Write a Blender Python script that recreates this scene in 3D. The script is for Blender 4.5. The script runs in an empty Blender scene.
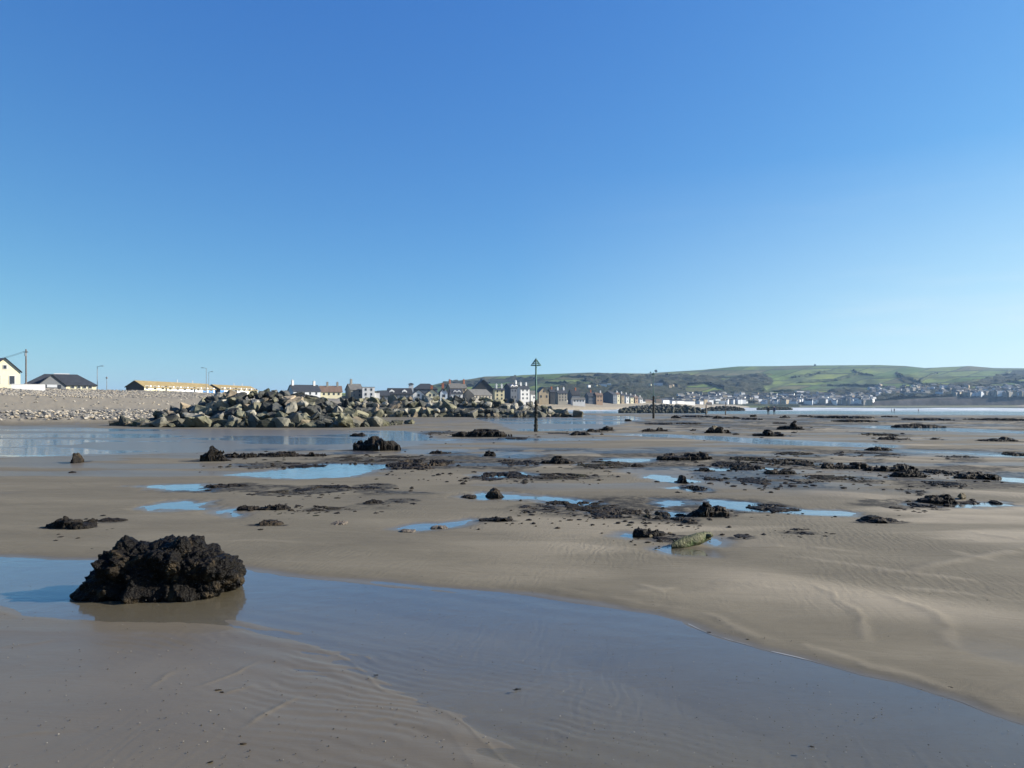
import bpy, bmesh, math, random
import numpy as np
from mathutils import Vector, Matrix
random.seed(7); rng = np.random.default_rng(11)
scn = bpy.context.scene
COL = scn.collection
R = math.radians
F = 740.0; HY = 406.0; CH = 1.6; CXP = 512.0

# ------------------------------------------------------------------ noise
def _h(ix, iy, iz, seed):
    h = (ix.astype(np.int64)*374761393 + iy.astype(np.int64)*668265263 + iz.astype(np.int64)*2147483647 + seed*974711) & 0xffffffff
    h = ((h ^ (h >> 13))*1274126177) & 0xffffffff
    h = ((h ^ (h >> 15))*2246822519) & 0xffffffff
    return ((h ^ (h >> 16)) & 0xffffff)/float(0xffffff)
def _q(t): return t*t*t*(t*(t*6-15)+10)
def vn2(x, y, seed=0):
    x = np.asarray(x, float); y = np.asarray(y, float)
    ix = np.floor(x); iy = np.floor(y); fx = _q(x-ix); fy = _q(y-iy); z = np.zeros_like(ix)
    a = _h(ix, iy, z, seed); b = _h(ix+1, iy, z, seed); c = _h(ix, iy+1, z, seed); d = _h(ix+1, iy+1, z, seed)
    return (a*(1-fx)+b*fx)*(1-fy)+(c*(1-fx)+d*fx)*fy
def vn3(x, y, z, seed=0):
    x = np.asarray(x, float); y = np.asarray(y, float); z = np.asarray(z, float)
    ix = np.floor(x); iy = np.floor(y); iz = np.floor(z); fx = _q(x-ix); fy = _q(y-iy); fz = _q(z-iz)
    r = 0
    for k in (0, 1):
        a = _h(ix, iy, iz+k, seed); b = _h(ix+1, iy, iz+k, seed); c = _h(ix, iy+1, iz+k, seed); d = _h(ix+1, iy+1, iz+k, seed)
        v = (a*(1-fx)+b*fx)*(1-fy)+(c*(1-fx)+d*fx)*fy
        r = r + v*(fz if k else 1-fz)
    return r
def fbm2(x, y, o=4, seed=0, g=.5):
    s = 0; a = 1; t = 0; x = np.asarray(x, float); y = np.asarray(y, float)
    for i in range(o):
        c, sn = math.cos(.7*i), math.sin(.7*i)
        s = s+a*vn2((x*c-y*sn)*2**i, (x*sn+y*c)*2**i, seed+i*17); t += a; a *= g
    return s/t
def fbm3(x, y, z, o=4, seed=0, g=.5, ridge=False):
    s = 0; a = 1; t = 0
    for i in range(o):
        v = vn3(x*2**i+i*3.1, y*2**i+i*1.7, z*2**i, seed+i*17)
        if ridge: v = 1-np.abs(2*v-1)
        s = s+a*v; t += a; a *= g
    return s/t
def worley3(x, y, z, seed=0):
    ix = np.floor(x); iy = np.floor(y); iz = np.floor(z); best = np.full(np.shape(x), 9.)
    for i in (-1, 0, 1):
        for j in (-1, 0, 1):
            for k in (-1, 0, 1):
                a, b, c = ix+i, iy+j, iz+k
                d = (a+_h(a, b, c, seed)-x)**2+(b+_h(a, b, c, seed+1)-y)**2+(c+_h(a, b, c, seed+2)-z)**2
                best = np.minimum(best, d)
    return np.sqrt(best)
def smooth(a, b, x):
    t = np.clip((np.asarray(x, float)-a)/(b-a), 0, 1); return t*t*(3-2*t)

# ------------------------------------------------------------------ materials
def newmat(name):
    m = bpy.data.materials.new(name); m.use_nodes = True
    nt = m.node_tree
    for n in list(nt.nodes): nt.nodes.remove(n)
    out = nt.nodes.new('ShaderNodeOutputMaterial')
    return m, nt, out
def N(nt, t, **kw):
    n = nt.nodes.new(t)
    for k, v in kw.items():
        if k.startswith('i_'): n.inputs[k[2:].replace('_', ' ')].default_value = v
        else: setattr(n, k, v)
    return n
def c4(c): return (c[0], c[1], c[2], 1)
def ramp(nt, fac, stops):
    r = nt.nodes.new('ShaderNodeValToRGB'); nt.links.new(fac, r.inputs[0])
    e = r.color_ramp.elements
    e[0].position, e[0].color = stops[0][0], c4(stops[0][1]); e[1].position, e[1].color = stops[-1][0], c4(stops[-1][1])
    for p, c in stops[1:-1]:
        q = e.new(p); q.color = c4(c)
    return r.outputs[0]
def noise(nt, scale, detail=4, rough=.6, coord='Object', vec=None, dist=0):
    n = N(nt, 'ShaderNodeTexNoise'); n.inputs['Scale'].default_value = scale; n.inputs['Detail'].default_value = detail
    n.inputs['Roughness'].default_value = rough; n.inputs['Distortion'].default_value = dist
    if vec is None: vec = N(nt, 'ShaderNodeTexCoord').outputs[coord]
    nt.links.new(vec, n.inputs['Vector']); return n.outputs['Fac']
def mixc(nt, f, a, b, mode='MIX'):
    n = N(nt, 'ShaderNodeMix', data_type='RGBA', blend_type=mode)
    for s, v in ((0, f), (6, a), (7, b)):
        if hasattr(v, 'links'): nt.links.new(v, n.inputs[s])
        else: n.inputs[s].default_value = v if s == 0 else c4(v)
    return n.outputs[2]
def mth(nt, op, a, b=0.0, clamp=False):
    n = N(nt, 'ShaderNodeMath', operation=op, use_clamp=clamp)
    for s, v in ((0, a), (1, b)):
        if hasattr(v, 'links'): nt.links.new(v, n.inputs[s])
        else: n.inputs[s].default_value = v
    return n.outputs[0]
def bump(nt, h, strength, dist=.02, nrm=None):
    b = N(nt, 'ShaderNodeBump'); b.inputs['Strength'].default_value = strength; b.inputs['Distance'].default_value = dist
    nt.links.new(h, b.inputs['Height'])
    if nrm is not None: nt.links.new(nrm, b.inputs['Normal'])
    return b.outputs[0]
_M = {}
def simple(name, col, rough=.8, var=.25, scale=1.5, bmp=.3, bd=.02, metal=0, spec=.3):
    if name in _M: return _M[name]
    m, nt, out = newmat(name)
    p = N(nt, 'ShaderNodeBsdfPrincipled'); p.inputs['Roughness'].default_value = rough; p.inputs['Metallic'].default_value = metal
    p.inputs['Specular IOR Level'].default_value = spec
    f = noise(nt, scale, 5, .65)
    lo = [c*(1-var) for c in col]; hi = [min(1, c*(1+var)) for c in col]
    nt.links.new(ramp(nt, f, [(.3, lo), (.7, hi)]), p.inputs['Base Color'])
    if bmp: nt.links.new(bump(nt, f, bmp, bd), p.inputs['Normal'])
    nt.links.new(p.outputs[0], out.inputs[0]); _M[name] = m; return m

def mat_sand():
    m, nt, out = newmat('sand')
    L = nt.links.new
    wet = N(nt, 'ShaderNodeAttribute', attribute_name='wet').outputs['Fac']
    sh = N(nt, 'ShaderNodeAttribute', attribute_name='shingle').outputs['Fac']
    gr = N(nt, 'ShaderNodeAttribute', attribute_name='grassy').outputs['Fac']
    geo = N(nt, 'ShaderNodeNewGeometry').outputs['Position']
    mp = N(nt, 'ShaderNodeMapping'); mp.inputs['Scale'].default_value = (.5, 1.3, 1); L(geo, mp.inputs['Vector'])
    n1 = noise(nt, .7, 6, .6, vec=mp.outputs[0]); n2 = noise(nt, 160, 2, .5, vec=geo); n3 = noise(nt, 9, 4, .6, vec=geo)
    dry = ramp(nt, n1, [(.25, (.078, .066, .045)), (.5, (.107, .092, .063)), (.75, (.150, .130, .092))])
    dry = mixc(nt, mth(nt, 'MULTIPLY', n2, .4), dry, (.055, .049, .038), 'MIX')
    dry = mixc(nt, mth(nt, 'MULTIPLY', n3, .22), dry, (.16, .145, .115))
    wc = ramp(nt, n1, [(.25, (.090, .074, .049)), (.75, (.118, .098, .065))])
    dr = N(nt, 'ShaderNodeAttribute', attribute_name='dried').outputs['Fac']
    dry = mixc(nt, mth(nt, 'MULTIPLY', dr, .75), dry, (.24, .207, .153))
    sand = mixc(nt, wet, dry, wc)
    pt = N(nt, 'ShaderNodeAttribute', attribute_name='peaty').outputs['Fac']
    pn = ramp(nt, noise(nt, 4.5, 8, .8, vec=geo), [(.44, (0, 0, 0)), (.53, (1, 1, 1))])
    pf = mth(nt, 'MULTIPLY', mth(nt, 'MULTIPLY', pt, 1.15, True), mth(nt, 'ADD', .30, mth(nt, 'MULTIPLY', pn, .70)))
    sand = mixc(nt, pf, sand, (.012, .010, .0075))
    # cobbles
    vo = N(nt, 'ShaderNodeTexVoronoi'); vo.inputs['Scale'].default_value = 3.0; L(geo, vo.inputs['Vector'])
    sp = N(nt, 'ShaderNodeSeparateColor'); L(vo.outputs['Color'], sp.inputs[0])
    cob = ramp(nt, sp.outputs[0], [(0, (.09, .084, .072)), (.4, (.185, .174, .150)), (.75, (.27, .255, .22)), (1, (.38, .36, .32))])
    cob = mixc(nt, mth(nt, 'MULTIPLY', vo.outputs['Distance'], 1.0, True), cob, (.05, .05, .05))
    c = mixc(nt, sh, sand, cob)
    gc = ramp(nt, noise(nt, .3, 5, .7, vec=geo), [(.3, (.05, .07, .025)), (.7, (.11, .12, .05))])
    c = mixc(nt, gr, c, gc)
    p = N(nt, 'ShaderNodeBsdfPrincipled'); L(c, p.inputs['Base Color'])
    L(mth(nt, 'SUBTRACT', .92, mth(nt, 'MULTIPLY', wet, .50)), p.inputs['Roughness'])
    p.inputs['Specular IOR Level'].default_value = .25
    film = mth(nt, 'MULTIPLY', mth(nt, 'SUBTRACT', wet, .3, True), .34, True)
    L(film, p.inputs['Coat Weight']); p.inputs['Coat Roughness'].default_value = .16; p.inputs['Coat IOR'].default_value = 1.33
    # fine ripples
    mp3 = N(nt, 'ShaderNodeMapping'); mp3.inputs['Rotation'].default_value = (0, 0, R(-25)); mp3.inputs['Scale'].default_value = (.5, 1.6, 1); L(geo, mp3.inputs['Vector'])
    n5 = noise(nt, 1.4, 5, .6, vec=mp3.outputs[0], dist=1.2)
    mp2 = N(nt, 'ShaderNodeMapping'); mp2.inputs['Rotation'].default_value = (0, 0, R(38)); mp2.inputs['Scale'].default_value = (1, .35, 1); L(geo, mp2.inputs['Vector'])
    wv = N(nt, 'ShaderNodeTexWave'); wv.inputs['Scale'].default_value = 4.2; wv.inputs['Distortion'].default_value = 11; wv.inputs['Detail'].default_value = 3; wv.inputs['Detail Scale'].default_value = 1.3
    L(mp2.outputs[0], wv.inputs['Vector'])
    msk = ramp(nt, noise(nt, .35, 3, .6, vec=geo), [(.46, (0, 0, 0)), (.66, (1, 1, 1))])
    h = mth(nt, 'MULTIPLY', wv.outputs['Fac'], msk)
    h = mth(nt, 'MULTIPLY', h, mth(nt, 'SUBTRACT', 1.0, mth(nt, 'MULTIPLY', wet, .55)))
    b1 = bump(nt, h, .20, .012)
    b2 = bump(nt, mth(nt, 'ADD', mth(nt, 'MULTIPLY', n2, mth(nt, 'SUBTRACT', 1.0, wet, True)), mth(nt, 'MULTIPLY', n3, .6)), .30, .008, b1)
    b3 = bump(nt, mth(nt, 'MULTIPLY', mth(nt, 'SUBTRACT', 1.0, vo.outputs['Distance']), sh), .9, .22, b2)
    b3 = bump(nt, mth(nt, 'MULTIPLY', n5, mth(nt, 'SUBTRACT', 1.0, mth(nt, 'MULTIPLY', wet, .7))), .45, .05, b3)
    L(b3, p.inputs['Normal']); L(b1, p.inputs['Coat Normal'])
    L(p.outputs[0], out.inputs[0]); return m

def mat_pool():
    m, nt, out = newmat('pool_water'); L = nt.links.new
    geo = N(nt, 'ShaderNodeNewGeometry').outputs['Position']
    amp = N(nt, 'ShaderNodeAttribute', attribute_name='chop').outputs['Fac']
    mp = N(nt, 'ShaderNodeMapping'); mp.inputs['Scale'].default_value = (1.0, 1.6, 1); L(geo, mp.inputs['Vector'])
    n = noise(nt, 3.2, 4, .6, vec=mp.outputs[0], dist=.6)
    b = bump(nt, mth(nt, 'MULTIPLY', n, amp), 1.0, .05)
    g = N(nt, 'ShaderNodeBsdfGlossy'); g.inputs['Roughness'].default_value = .02; g.inputs['Color'].default_value = (1, 1, 1, 1)
    L(b, g.inputs['Normal'])
    t = N(nt, 'ShaderNodeBsdfTransparent'); t.inputs['Color'].default_value = (.90, .92, .92, 1)
    g2 = N(nt, 'ShaderNodeNewGeometry'); dt = N(nt, 'ShaderNodeVectorMath', operation='DOT_PRODUCT'); L(g2.outputs['Incoming'], dt.inputs[0]); L(b, dt.inputs[1])
    f = mth(nt, 'ADD', -.042, mth(nt, 'MULTIPLY', 1.14, mth(nt, 'POWER', mth(nt, 'SUBTRACT', 1.0, mth(nt, 'ABSOLUTE', dt.outputs['Value']), True), 5.0)), True)
    mx = N(nt, 'ShaderNodeMixShader'); L(f, mx.inputs[0]); L(t.outputs[0], mx.inputs[1]); L(g.outputs[0], mx.inputs[2])
    L(mx.outputs[0], out.inputs[0]); return m

def mat_sea():
    m, nt, out = newmat('sea_water'); L = nt.links.new
    geo = N(nt, 'ShaderNodeNewGeometry').outputs['Position']
    fo = N(nt, 'ShaderNodeAttribute', attribute_name='foam_or_glint').outputs['Fac']
    mp = N(nt, 'ShaderNodeMapping'); mp.inputs['Scale'].default_value = (.25, 1, 1); L(geo, mp.inputs['Vector'])
    n = noise(nt, .5, 5, .6, vec=mp.outputs[0])
    p = N(nt, 'ShaderNodeBsdfPrincipled'); p.inputs['IOR'].default_value = 1.33
    fm = mth(nt, 'MULTIPLY', fo, ramp(nt, noise(nt, .12, 5, .7, vec=mp.outputs[0]), [(.35, (0, 0, 0)), (.55, (1, 1, 1))]))
    L(mixc(nt, fm, (.07, .09, .10), (.52, .54, .56)), p.inputs['Base Color'])
    L(mth(nt, 'ADD', .12, mth(nt, 'MULTIPLY', fm, .7)), p.inputs['Roughness'])
    L(bump(nt, n, .5, .25), p.inputs['Normal'])
    L(p.outputs[0], out.inputs[0]); return m

def mat_peat(name, lo, hi, spots, spec=.4, rough=.6, sc=9, bd=.03, green=0):
    m, nt, out = newmat(name); L = nt.links.new
    tc = N(nt, 'ShaderNodeNewGeometry').outputs['Position']
    n = noise(nt, sc, 8, .7, vec=tc); n2 = noise(nt, sc*.35, 3, .6, vec=tc)
    c = ramp(nt, n, [(.35, lo), (.7, hi)])
    f = ramp(nt, n2, [(.53, (0, 0, 0)), (.66, (1, 1, 1))])
    c = mixc(nt, mth(nt, 'MULTIPLY', f, .7), c, spots)
    p = N(nt, 'ShaderNodeBsdfPrincipled'); L(c, p.inputs['Base Color']); p.inputs['Roughness'].default_value = rough
    p.inputs['Specular IOR Level'].default_value = spec
    v = N(nt, 'ShaderNodeTexVoronoi'); v.inputs['Scale'].default_value = sc*4; L(tc, v.inputs['Vector'])
    b = bump(nt, n, .9, bd); b = bump(nt, v.outputs['Distance'], .6, bd*.35, b)
    L(b, p.inputs['Normal']); L(p.outputs[0], out.inputs[0]); return m

def mat_rock(name, col, alg):
    m, nt, out = newmat(name); L = nt.links.new
    tc = N(nt, 'ShaderNodeTexCoord').outputs['Object']
    oi = N(nt, 'ShaderNodeObjectInfo').outputs['Random']
    n = noise(nt, 2.2, 7, .65, vec=tc)
    c = ramp(nt, n, [(.25, [x*.5 for x in col]), (.5, col), (.8, [min(1, x*1.35) for x in col])])
    n2 = noise(nt, 1.1, 4, .7, vec=tc)
    c = mixc(nt, ramp(nt, n2, [(.48, (0, 0, 0)), (.62, (.8, .8, .8))]), c, alg)
    gp = N(nt, 'ShaderNodeSeparateXYZ'); L(N(nt, 'ShaderNodeNewGeometry').outputs['Position'], gp.inputs[0])
    tide = mth(nt, 'MULTIPLY', mth(nt, 'SUBTRACT', mth(nt, 'ADD', .55, mth(nt, 'MULTIPLY', n2, .9)), gp.outputs[2]), 2.5, True)
    c = mixc(nt, mth(nt, 'MULTIPLY', tide, .55), c, (.035, .036, .022)); c = mixc(nt, 1.0, c, (.97, .96, .94), 'MULTIPLY')
    hs = N(nt, 'ShaderNodeHueSaturation'); L(mth(nt, 'ADD', .7, mth(nt, 'MULTIPLY', oi, .6)), hs.inputs['Value']); L(c, hs.inputs['Color'])
    p = N(nt, 'ShaderNodeBsdfPrincipled'); L(hs.outputs[0], p.inputs['Base Color']); p.inputs['Roughness'].default_value = .85
    p.inputs['Specular IOR Level'].default_value = .2
    L(bump(nt, n, .8, .1), p.inputs['Normal']); L(p.outputs[0], out.inputs[0]); return m

def mat_land(name, attr, stops_noise=.012, dark=1.0, bs=.6, bd=3.0, sc=.06):
    m, nt, out = newmat(name); L = nt.links.new
    a = N(nt, 'ShaderNodeAttribute', attribute_name=attr).outputs['Color']
    geo = N(nt, 'ShaderNodeNewGeometry').outputs['Position']
    n = noise(nt, sc, 6, .7, vec=geo)
    c = mixc(nt, 1.0, a, ramp(nt, n, [(.3, (.6, .62, .6)), (.7, (1.25, 1.2, 1.2))]), 'MULTIPLY')
    p = N(nt, 'ShaderNodeBsdfPrincipled'); L(c, p.inputs['Base Color']); p.inputs['Roughness'].default_value = .95
    p.inputs['Specular IOR Level'].default_value = .1
    L(bump(nt, n, bs, bd), p.inputs['Normal']); L(p.outputs[0], out.inputs[0]); return m

# ------------------------------------------------------------------ mesh helpers
def np_mesh(name, V, Fc, mat, smooth_=True, parent=None):
    me = bpy.data.meshes.new(name)
    V = np.asarray(V, np.float32); Fc = np.asarray(Fc, np.int32)
    k = Fc.shape[1]
    me.vertices.add(len(V)); me.vertices.foreach_set('co', V.ravel())
    me.loops.add(Fc.size); me.loops.foreach_set('vertex_index', Fc.ravel())
    me.polygons.add(len(Fc)); me.polygons.foreach_set('loop_start', np.arange(0, Fc.size, k, dtype=np.int32))
    me.update(calc_edges=True)
    me.polygons.foreach_set('use_smooth', np.full(len(Fc), smooth_)); me.validate()
    if mat: me.materials.append(mat)
    o = bpy.data.objects.new(name, me); COL.objects.link(o)
    if parent: o.parent = parent
    return o
def add_attr(o, name, arr, typ='FLOAT'):
    a = o.data.attributes.new(name, typ, 'POINT')
    if typ == 'FLOAT': a.data.foreach_set('value', np.asarray(arr, np.float32).ravel())
    else: a.data.foreach_set('color', np.asarray(arr, np.float32).ravel())
def grid_faces(nr, nc):
    i = np.arange(nr*nc).reshape(nr, nc)
    return np.stack([i[:-1, :-1], i[:-1, 1:], i[1:, 1:], i[1:, :-1]], -1).reshape(-1, 4)
def compact(V, Fc):
    u, inv = np.unique(Fc, return_inverse=True)
    return V[u], inv.reshape(Fc.shape), u
def tag(o, label=None, cat=None, group=None, kind=None):
    if label: o['label'] = label
    if cat: o['category'] = cat
    if group: o['group'] = group
    if kind: o['kind'] = kind
    return o
def empty(name, loc, rz=0):
    o = bpy.data.objects.new(name, None); COL.objects.link(o); o.location = loc; o.rotation_euler[2] = rz; o.empty_display_size = .2
    return o
class MB:
    def __init__(s): s.bm = bmesh.new()
    def box(s, c, d, rz=0):
        m = Matrix.Translation(c) @ Matrix.Rotation(rz, 4, 'Z') @ Matrix.Diagonal((d[0], d[1], d[2], 1))
        bmesh.ops.create_cube(s.bm, size=1, matrix=m); return s
    def bar(s, a, b, r1, r2=None, seg=8):
        a = Vector(a); b = Vector(b); d = b-a
        m = Matrix.Translation((a+b)/2) @ d.to_track_quat('Z', 'Y').to_matrix().to_4x4()
        bmesh.ops.create_cone(s.bm, cap_ends=True, segments=seg, radius1=r1, radius2=r1 if r2 is None else r2, depth=d.length, matrix=m); return s
    def ball(s, c, r, sc=(1, 1, 1), sub=2):
        m = Matrix.Translation(c) @ Matrix.Diagonal((sc[0], sc[1], sc[2], 1))
        bmesh.ops.create_icosphere(s.bm, subdivisions=sub, radius=r, matrix=m); return s
    def poly(s, pts):
        vs = [s.bm.verts.new(p) for p in pts]; s.bm.faces.new(vs); return s
    def solid(s, pts, faces):
        vs = [s.bm.verts.new(p) for p in pts]
        for f in faces: s.bm.faces.new([vs[i] for i in f])
        return s
    def build(s, name, mat, parent=None, sm=False):
        me = bpy.data.meshes.new(name); bmesh.ops.recalc_face_normals(s.bm, faces=s.bm.faces); s.bm.to_mesh(me); s.bm.free()
        mats = mat if isinstance(mat, (list, tuple)) else [mat]
        for x in mats: me.materials.append(x)
        if sm:
            for p in me.polygons: p.use_smooth = True
        o = bpy.data.objects.new(name, me); COL.objects.link(o)
        if parent: o.parent = parent
        return o

# ------------------------------------------------------------------ terrain shape
TOE = ([-50, 0, 60, 64, 70, 100, 200, 360, 430, 500, 600, 800, 1200, 1440, 1530, 30000], [-62, -62, -58, -46, -32, -26, -25, 8, 30, 50, 92, 165, 360, 470, 2430, 40000])
CRE = ([-50, 0, 160, 240, 360, 440, 500, 600, 800, 1200, 1440, 1530, 30000], [-112, -112, -111, -112, -98, -58, -12, 36, 128, 330, 440, 2400, 39000])
CZ = ([0, 160, 240, 360, 450, 600, 800, 1200, 3000], [5.3, 5.5, 6.5, 6.1, 6.1, 5.7, 5.4, 4.5, 3.0])
def base_z(X, Y):
    X = np.asarray(X, float); Y = np.asarray(Y, float)
    q = Y+.5*X
    zb = -1.25*smooth(120, 330, q)-2.5*smooth(330, 520, q)
    toe = np.interp(Y, *TOE); cre = np.interp(Y, *CRE); cz = np.interp(Y, *CZ)
    f = np.clip((toe-X)/(toe-cre), 0, 1)
    bank = cz*f**1.05
    behind = smooth(0, 12, cre-X)
    bank = bank-behind*1.0
    return np.where(f > 0, np.maximum(zb, 0)*(1-f)+bank+np.minimum(zb, 0)*np.clip(1-f*8, 0, 1), zb), f
_YS = np.concatenate([np.linspace(2, 150, 1500), np.geomspace(150, 1400, 1200)])
def gpt(px, py):
    t = (px-CXP)/F
    z, _ = base_z(t*_YS, _YS); yy = HY+F*(CH-z)/_YS
    k = np.argmax(yy <= py) if (yy <= py).any() else len(_YS)-1
    return t*_YS[k], _YS[k], float(z[k])
def zp(py, d): return CH+(HY-py)/F*d
def wx(px, d): return (px-CXP)/F*d

# pools: outlines of the standing water seen on the beach
P1 = [(-420, 553), (0, 558), (60, 558.5), (130, 561), (190, 565), (245, 569), (300, 575), (370, 581), (450, 588), (520, 594), (600, 602), (640, 612), (680, 621), (712, 634), (760, 647), (800, 657), (860, 675), (900, 683), (960, 700), (1024, 721), (1120, 750), (1400, 830), (1400, 1100), (620, 1100), (560, 800), (512, 762), (475, 731), (425, 706), (375, 686), (350, 664), (316, 650), (285, 632), (240, 624), (160, 622), (80, 619), (30, 614), (0, 607), (-420, 590)]
POOLS = [P1,
 [(-500, 452), (-60, 458), (40, 457), (110, 455), (200, 452), (330, 450), (400, 447), (440, 441), (420, 434), (405, 431), (300, 430), (120, 429), (60, 427), (-60, 426), (-500, 428)],
 [(133, 486.5), (160, 490), (206, 491.5), (208, 486), (200, 484), (160, 484)],
 [(143, 507), (160, 510.5), (205, 509), (206, 502.5), (185, 501.5), (160, 504)],
 [(232, 475), (260, 477), (300, 479), (350, 477), (386, 469), (389, 465), (330, 464), (290, 468)],
 [(214, 511), (236, 517), (243, 513), (236, 509)],
 [(392, 529), (420, 532), (452, 527), (470, 520), (440, 524), (415, 525)],
 [(464, 497), (480, 500), (530, 500), (570, 505), (600, 503), (560, 498), (506, 494), (480, 492.5)],
 [(476, 478), (500, 478), (528, 475), (520, 472.5), (485, 473)],
 [(490, 457), (520, 458), (538, 455), (530, 452.5), (500, 453)],
 [(400, 453), (420, 454), (470, 452), (460, 450), (410, 450)],
 [(600, 461), (640, 462), (658, 460), (650, 458.5), (610, 458.5)],
 [(636, 477), (660, 481), (690, 483), (706, 481), (680, 478), (655, 475)],
 [(668, 488), (690, 491), (702, 490), (690, 487)],
 [(660, 504), (670, 506), (688, 504), (684, 501), (665, 500)],
 [(660, 515), (672, 517), (676, 514), (664, 512.5)],
 [(700, 503), (720, 508), (760, 512), (850, 516), (860, 513), (800, 509), (740, 503), (712, 500)],
 [(618, 536), (632, 539), (650, 540), (640, 535), (626, 533)],
 [(656, 549), (680, 555), (708, 556), (700, 551), (672, 547)],
 [(706, 542), (716, 546), (720, 542), (712, 539)],
 [(583, 511), (596, 514), (612, 513), (600, 509.5)],
 [(470, 417.5), (500, 424), (520, 431), (580, 431), (620, 424), (640, 417), (560, 415), (500, 415.5)],
 [(590, 434), (680, 438), (760, 444), (850, 447), (890, 448), (900, 446), (860, 443), (800, 440.5), (720, 436.5), (640, 433.5)],
 [(850, 449), (900, 453), (1024, 458), (1200, 463), (1200, 458), (1024, 453.5), (920, 450)],
 [(960, 478), (1024, 483), (1200, 488), (1200, 484), (1024, 479), (980, 476)],
 [(920, 505), (960, 507), (1024, 506), (1000, 503.5), (950, 503)],
 [(820, 425), (900, 430), (1024, 434), (1200, 438), (1200, 434), (1024, 431), (900, 426)],
 [(400, 443), (430, 444), (500, 442), (620, 440), (560, 438), (470, 439), (420, 440)],
 [(560, 420), (600, 421), (640, 421), (640, 418), (600, 417)],
 [(690, 470), (720, 471), (780, 470), (760, 468), (710, 468)]]
PW = []
for P in POOLS:
    q = []
    for (a, b) in P:
        d = F*CH/(b-HY); q.append((wx(a, d), d))
    PW.append(np.array(q))
def pool_sd(X, Y):
    sd = np.full(X.shape, 9.0)
    for q in PW:
        lo = q.min(0)-2.5; hi = q.max(0)+2.5
        m = (X > lo[0]) & (X < hi[0]) & (Y > lo[1]) & (Y < hi[1])
        if not m.any(): continue
        x = X[m]; y = Y[m]; best = np.full(x.shape, 1e9); ins = np.zeros(x.shape, bool)
        for i in range(len(q)):
            ax, ay = q[i]; bx, by = q[(i+1) % len(q)]
            dx, dy = bx-ax, by-ay
            t = np.clip(((x-ax)*dx+(y-ay)*dy)/(dx*dx+dy*dy+1e-12), 0, 1)
            best = np.minimum(best, (x-ax-t*dx)**2+(y-ay-t*dy)**2)
            c = ((ay > y) != (by > y))
            ins ^= c & (x < ax+(y-ay)*dx/(dy if abs(dy) > 1e-9 else 1e-9))
        s = np.sqrt(best); s = np.where(ins, -s, s)
        sd[m] = np.minimum(sd[m], s)
    return sd

RIDGES = [(.022, .07, 1, [(690, 572), (770, 578), (850, 583), (930, 591), (1060, 606)]), (.02, .08, .9, [(780, 556), (850, 566), (930, 577), (1060, 588)]), (.018, .06, .9, [(850, 586), (900, 602), (940, 622), (955, 655)]),
 (.015, .05, .8, [(790, 580), (840, 600), (862, 622), (866, 640)]), (.02, .08, .9, [(900, 575), (960, 564), (1010, 552), (1050, 540)]), (.018, .06, .8, [(600, 596), (680, 588), (740, 582)]), (.014, .07, .8, [(930, 545), (980, 560), (1040, 566)]),
 (.014, .05, .7, [(620, 575), (650, 590), (700, 598)]), (.02, .10, .8, [(700, 548), (800, 548), (880, 556)]), (.02, .1, .8, [(960, 530), (1010, 540), (1060, 543)]), (.012, .06, .6, [(150, 548), (240, 541), (330, 545)]),
 (.0032, .022, .8, [(145, 687), (165, 674), (192, 665)]), (.0032, .022, .8, [(205, 706), (228, 694), (256, 685)]), (.0032, .020, .7, [(200, 683), (235, 672), (268, 659)]), (.0032, .022, .7, [(98, 658), (122, 655), (146, 648)]),
 (.0032, .022, .7, [(250, 726), (275, 710), (302, 697)]), (.005, .02, .5, [(0, 645), (40, 640), (80, 634)]), (.006, .02, .6, [(10, 735), (90, 728), (150, 738)]), (.005, .015, .6, [(320, 740), (360, 722), (392, 716)]),
 (.0032, .015, .4, [(270, 632), (320, 648), (352, 664), (372, 684), (420, 704), (480, 735), (530, 768)]), (.012, .05, .7, [(560, 590), (640, 603), (700, 615), (760, 635), (850, 660), (940, 690), (1040, 722)])]
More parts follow.
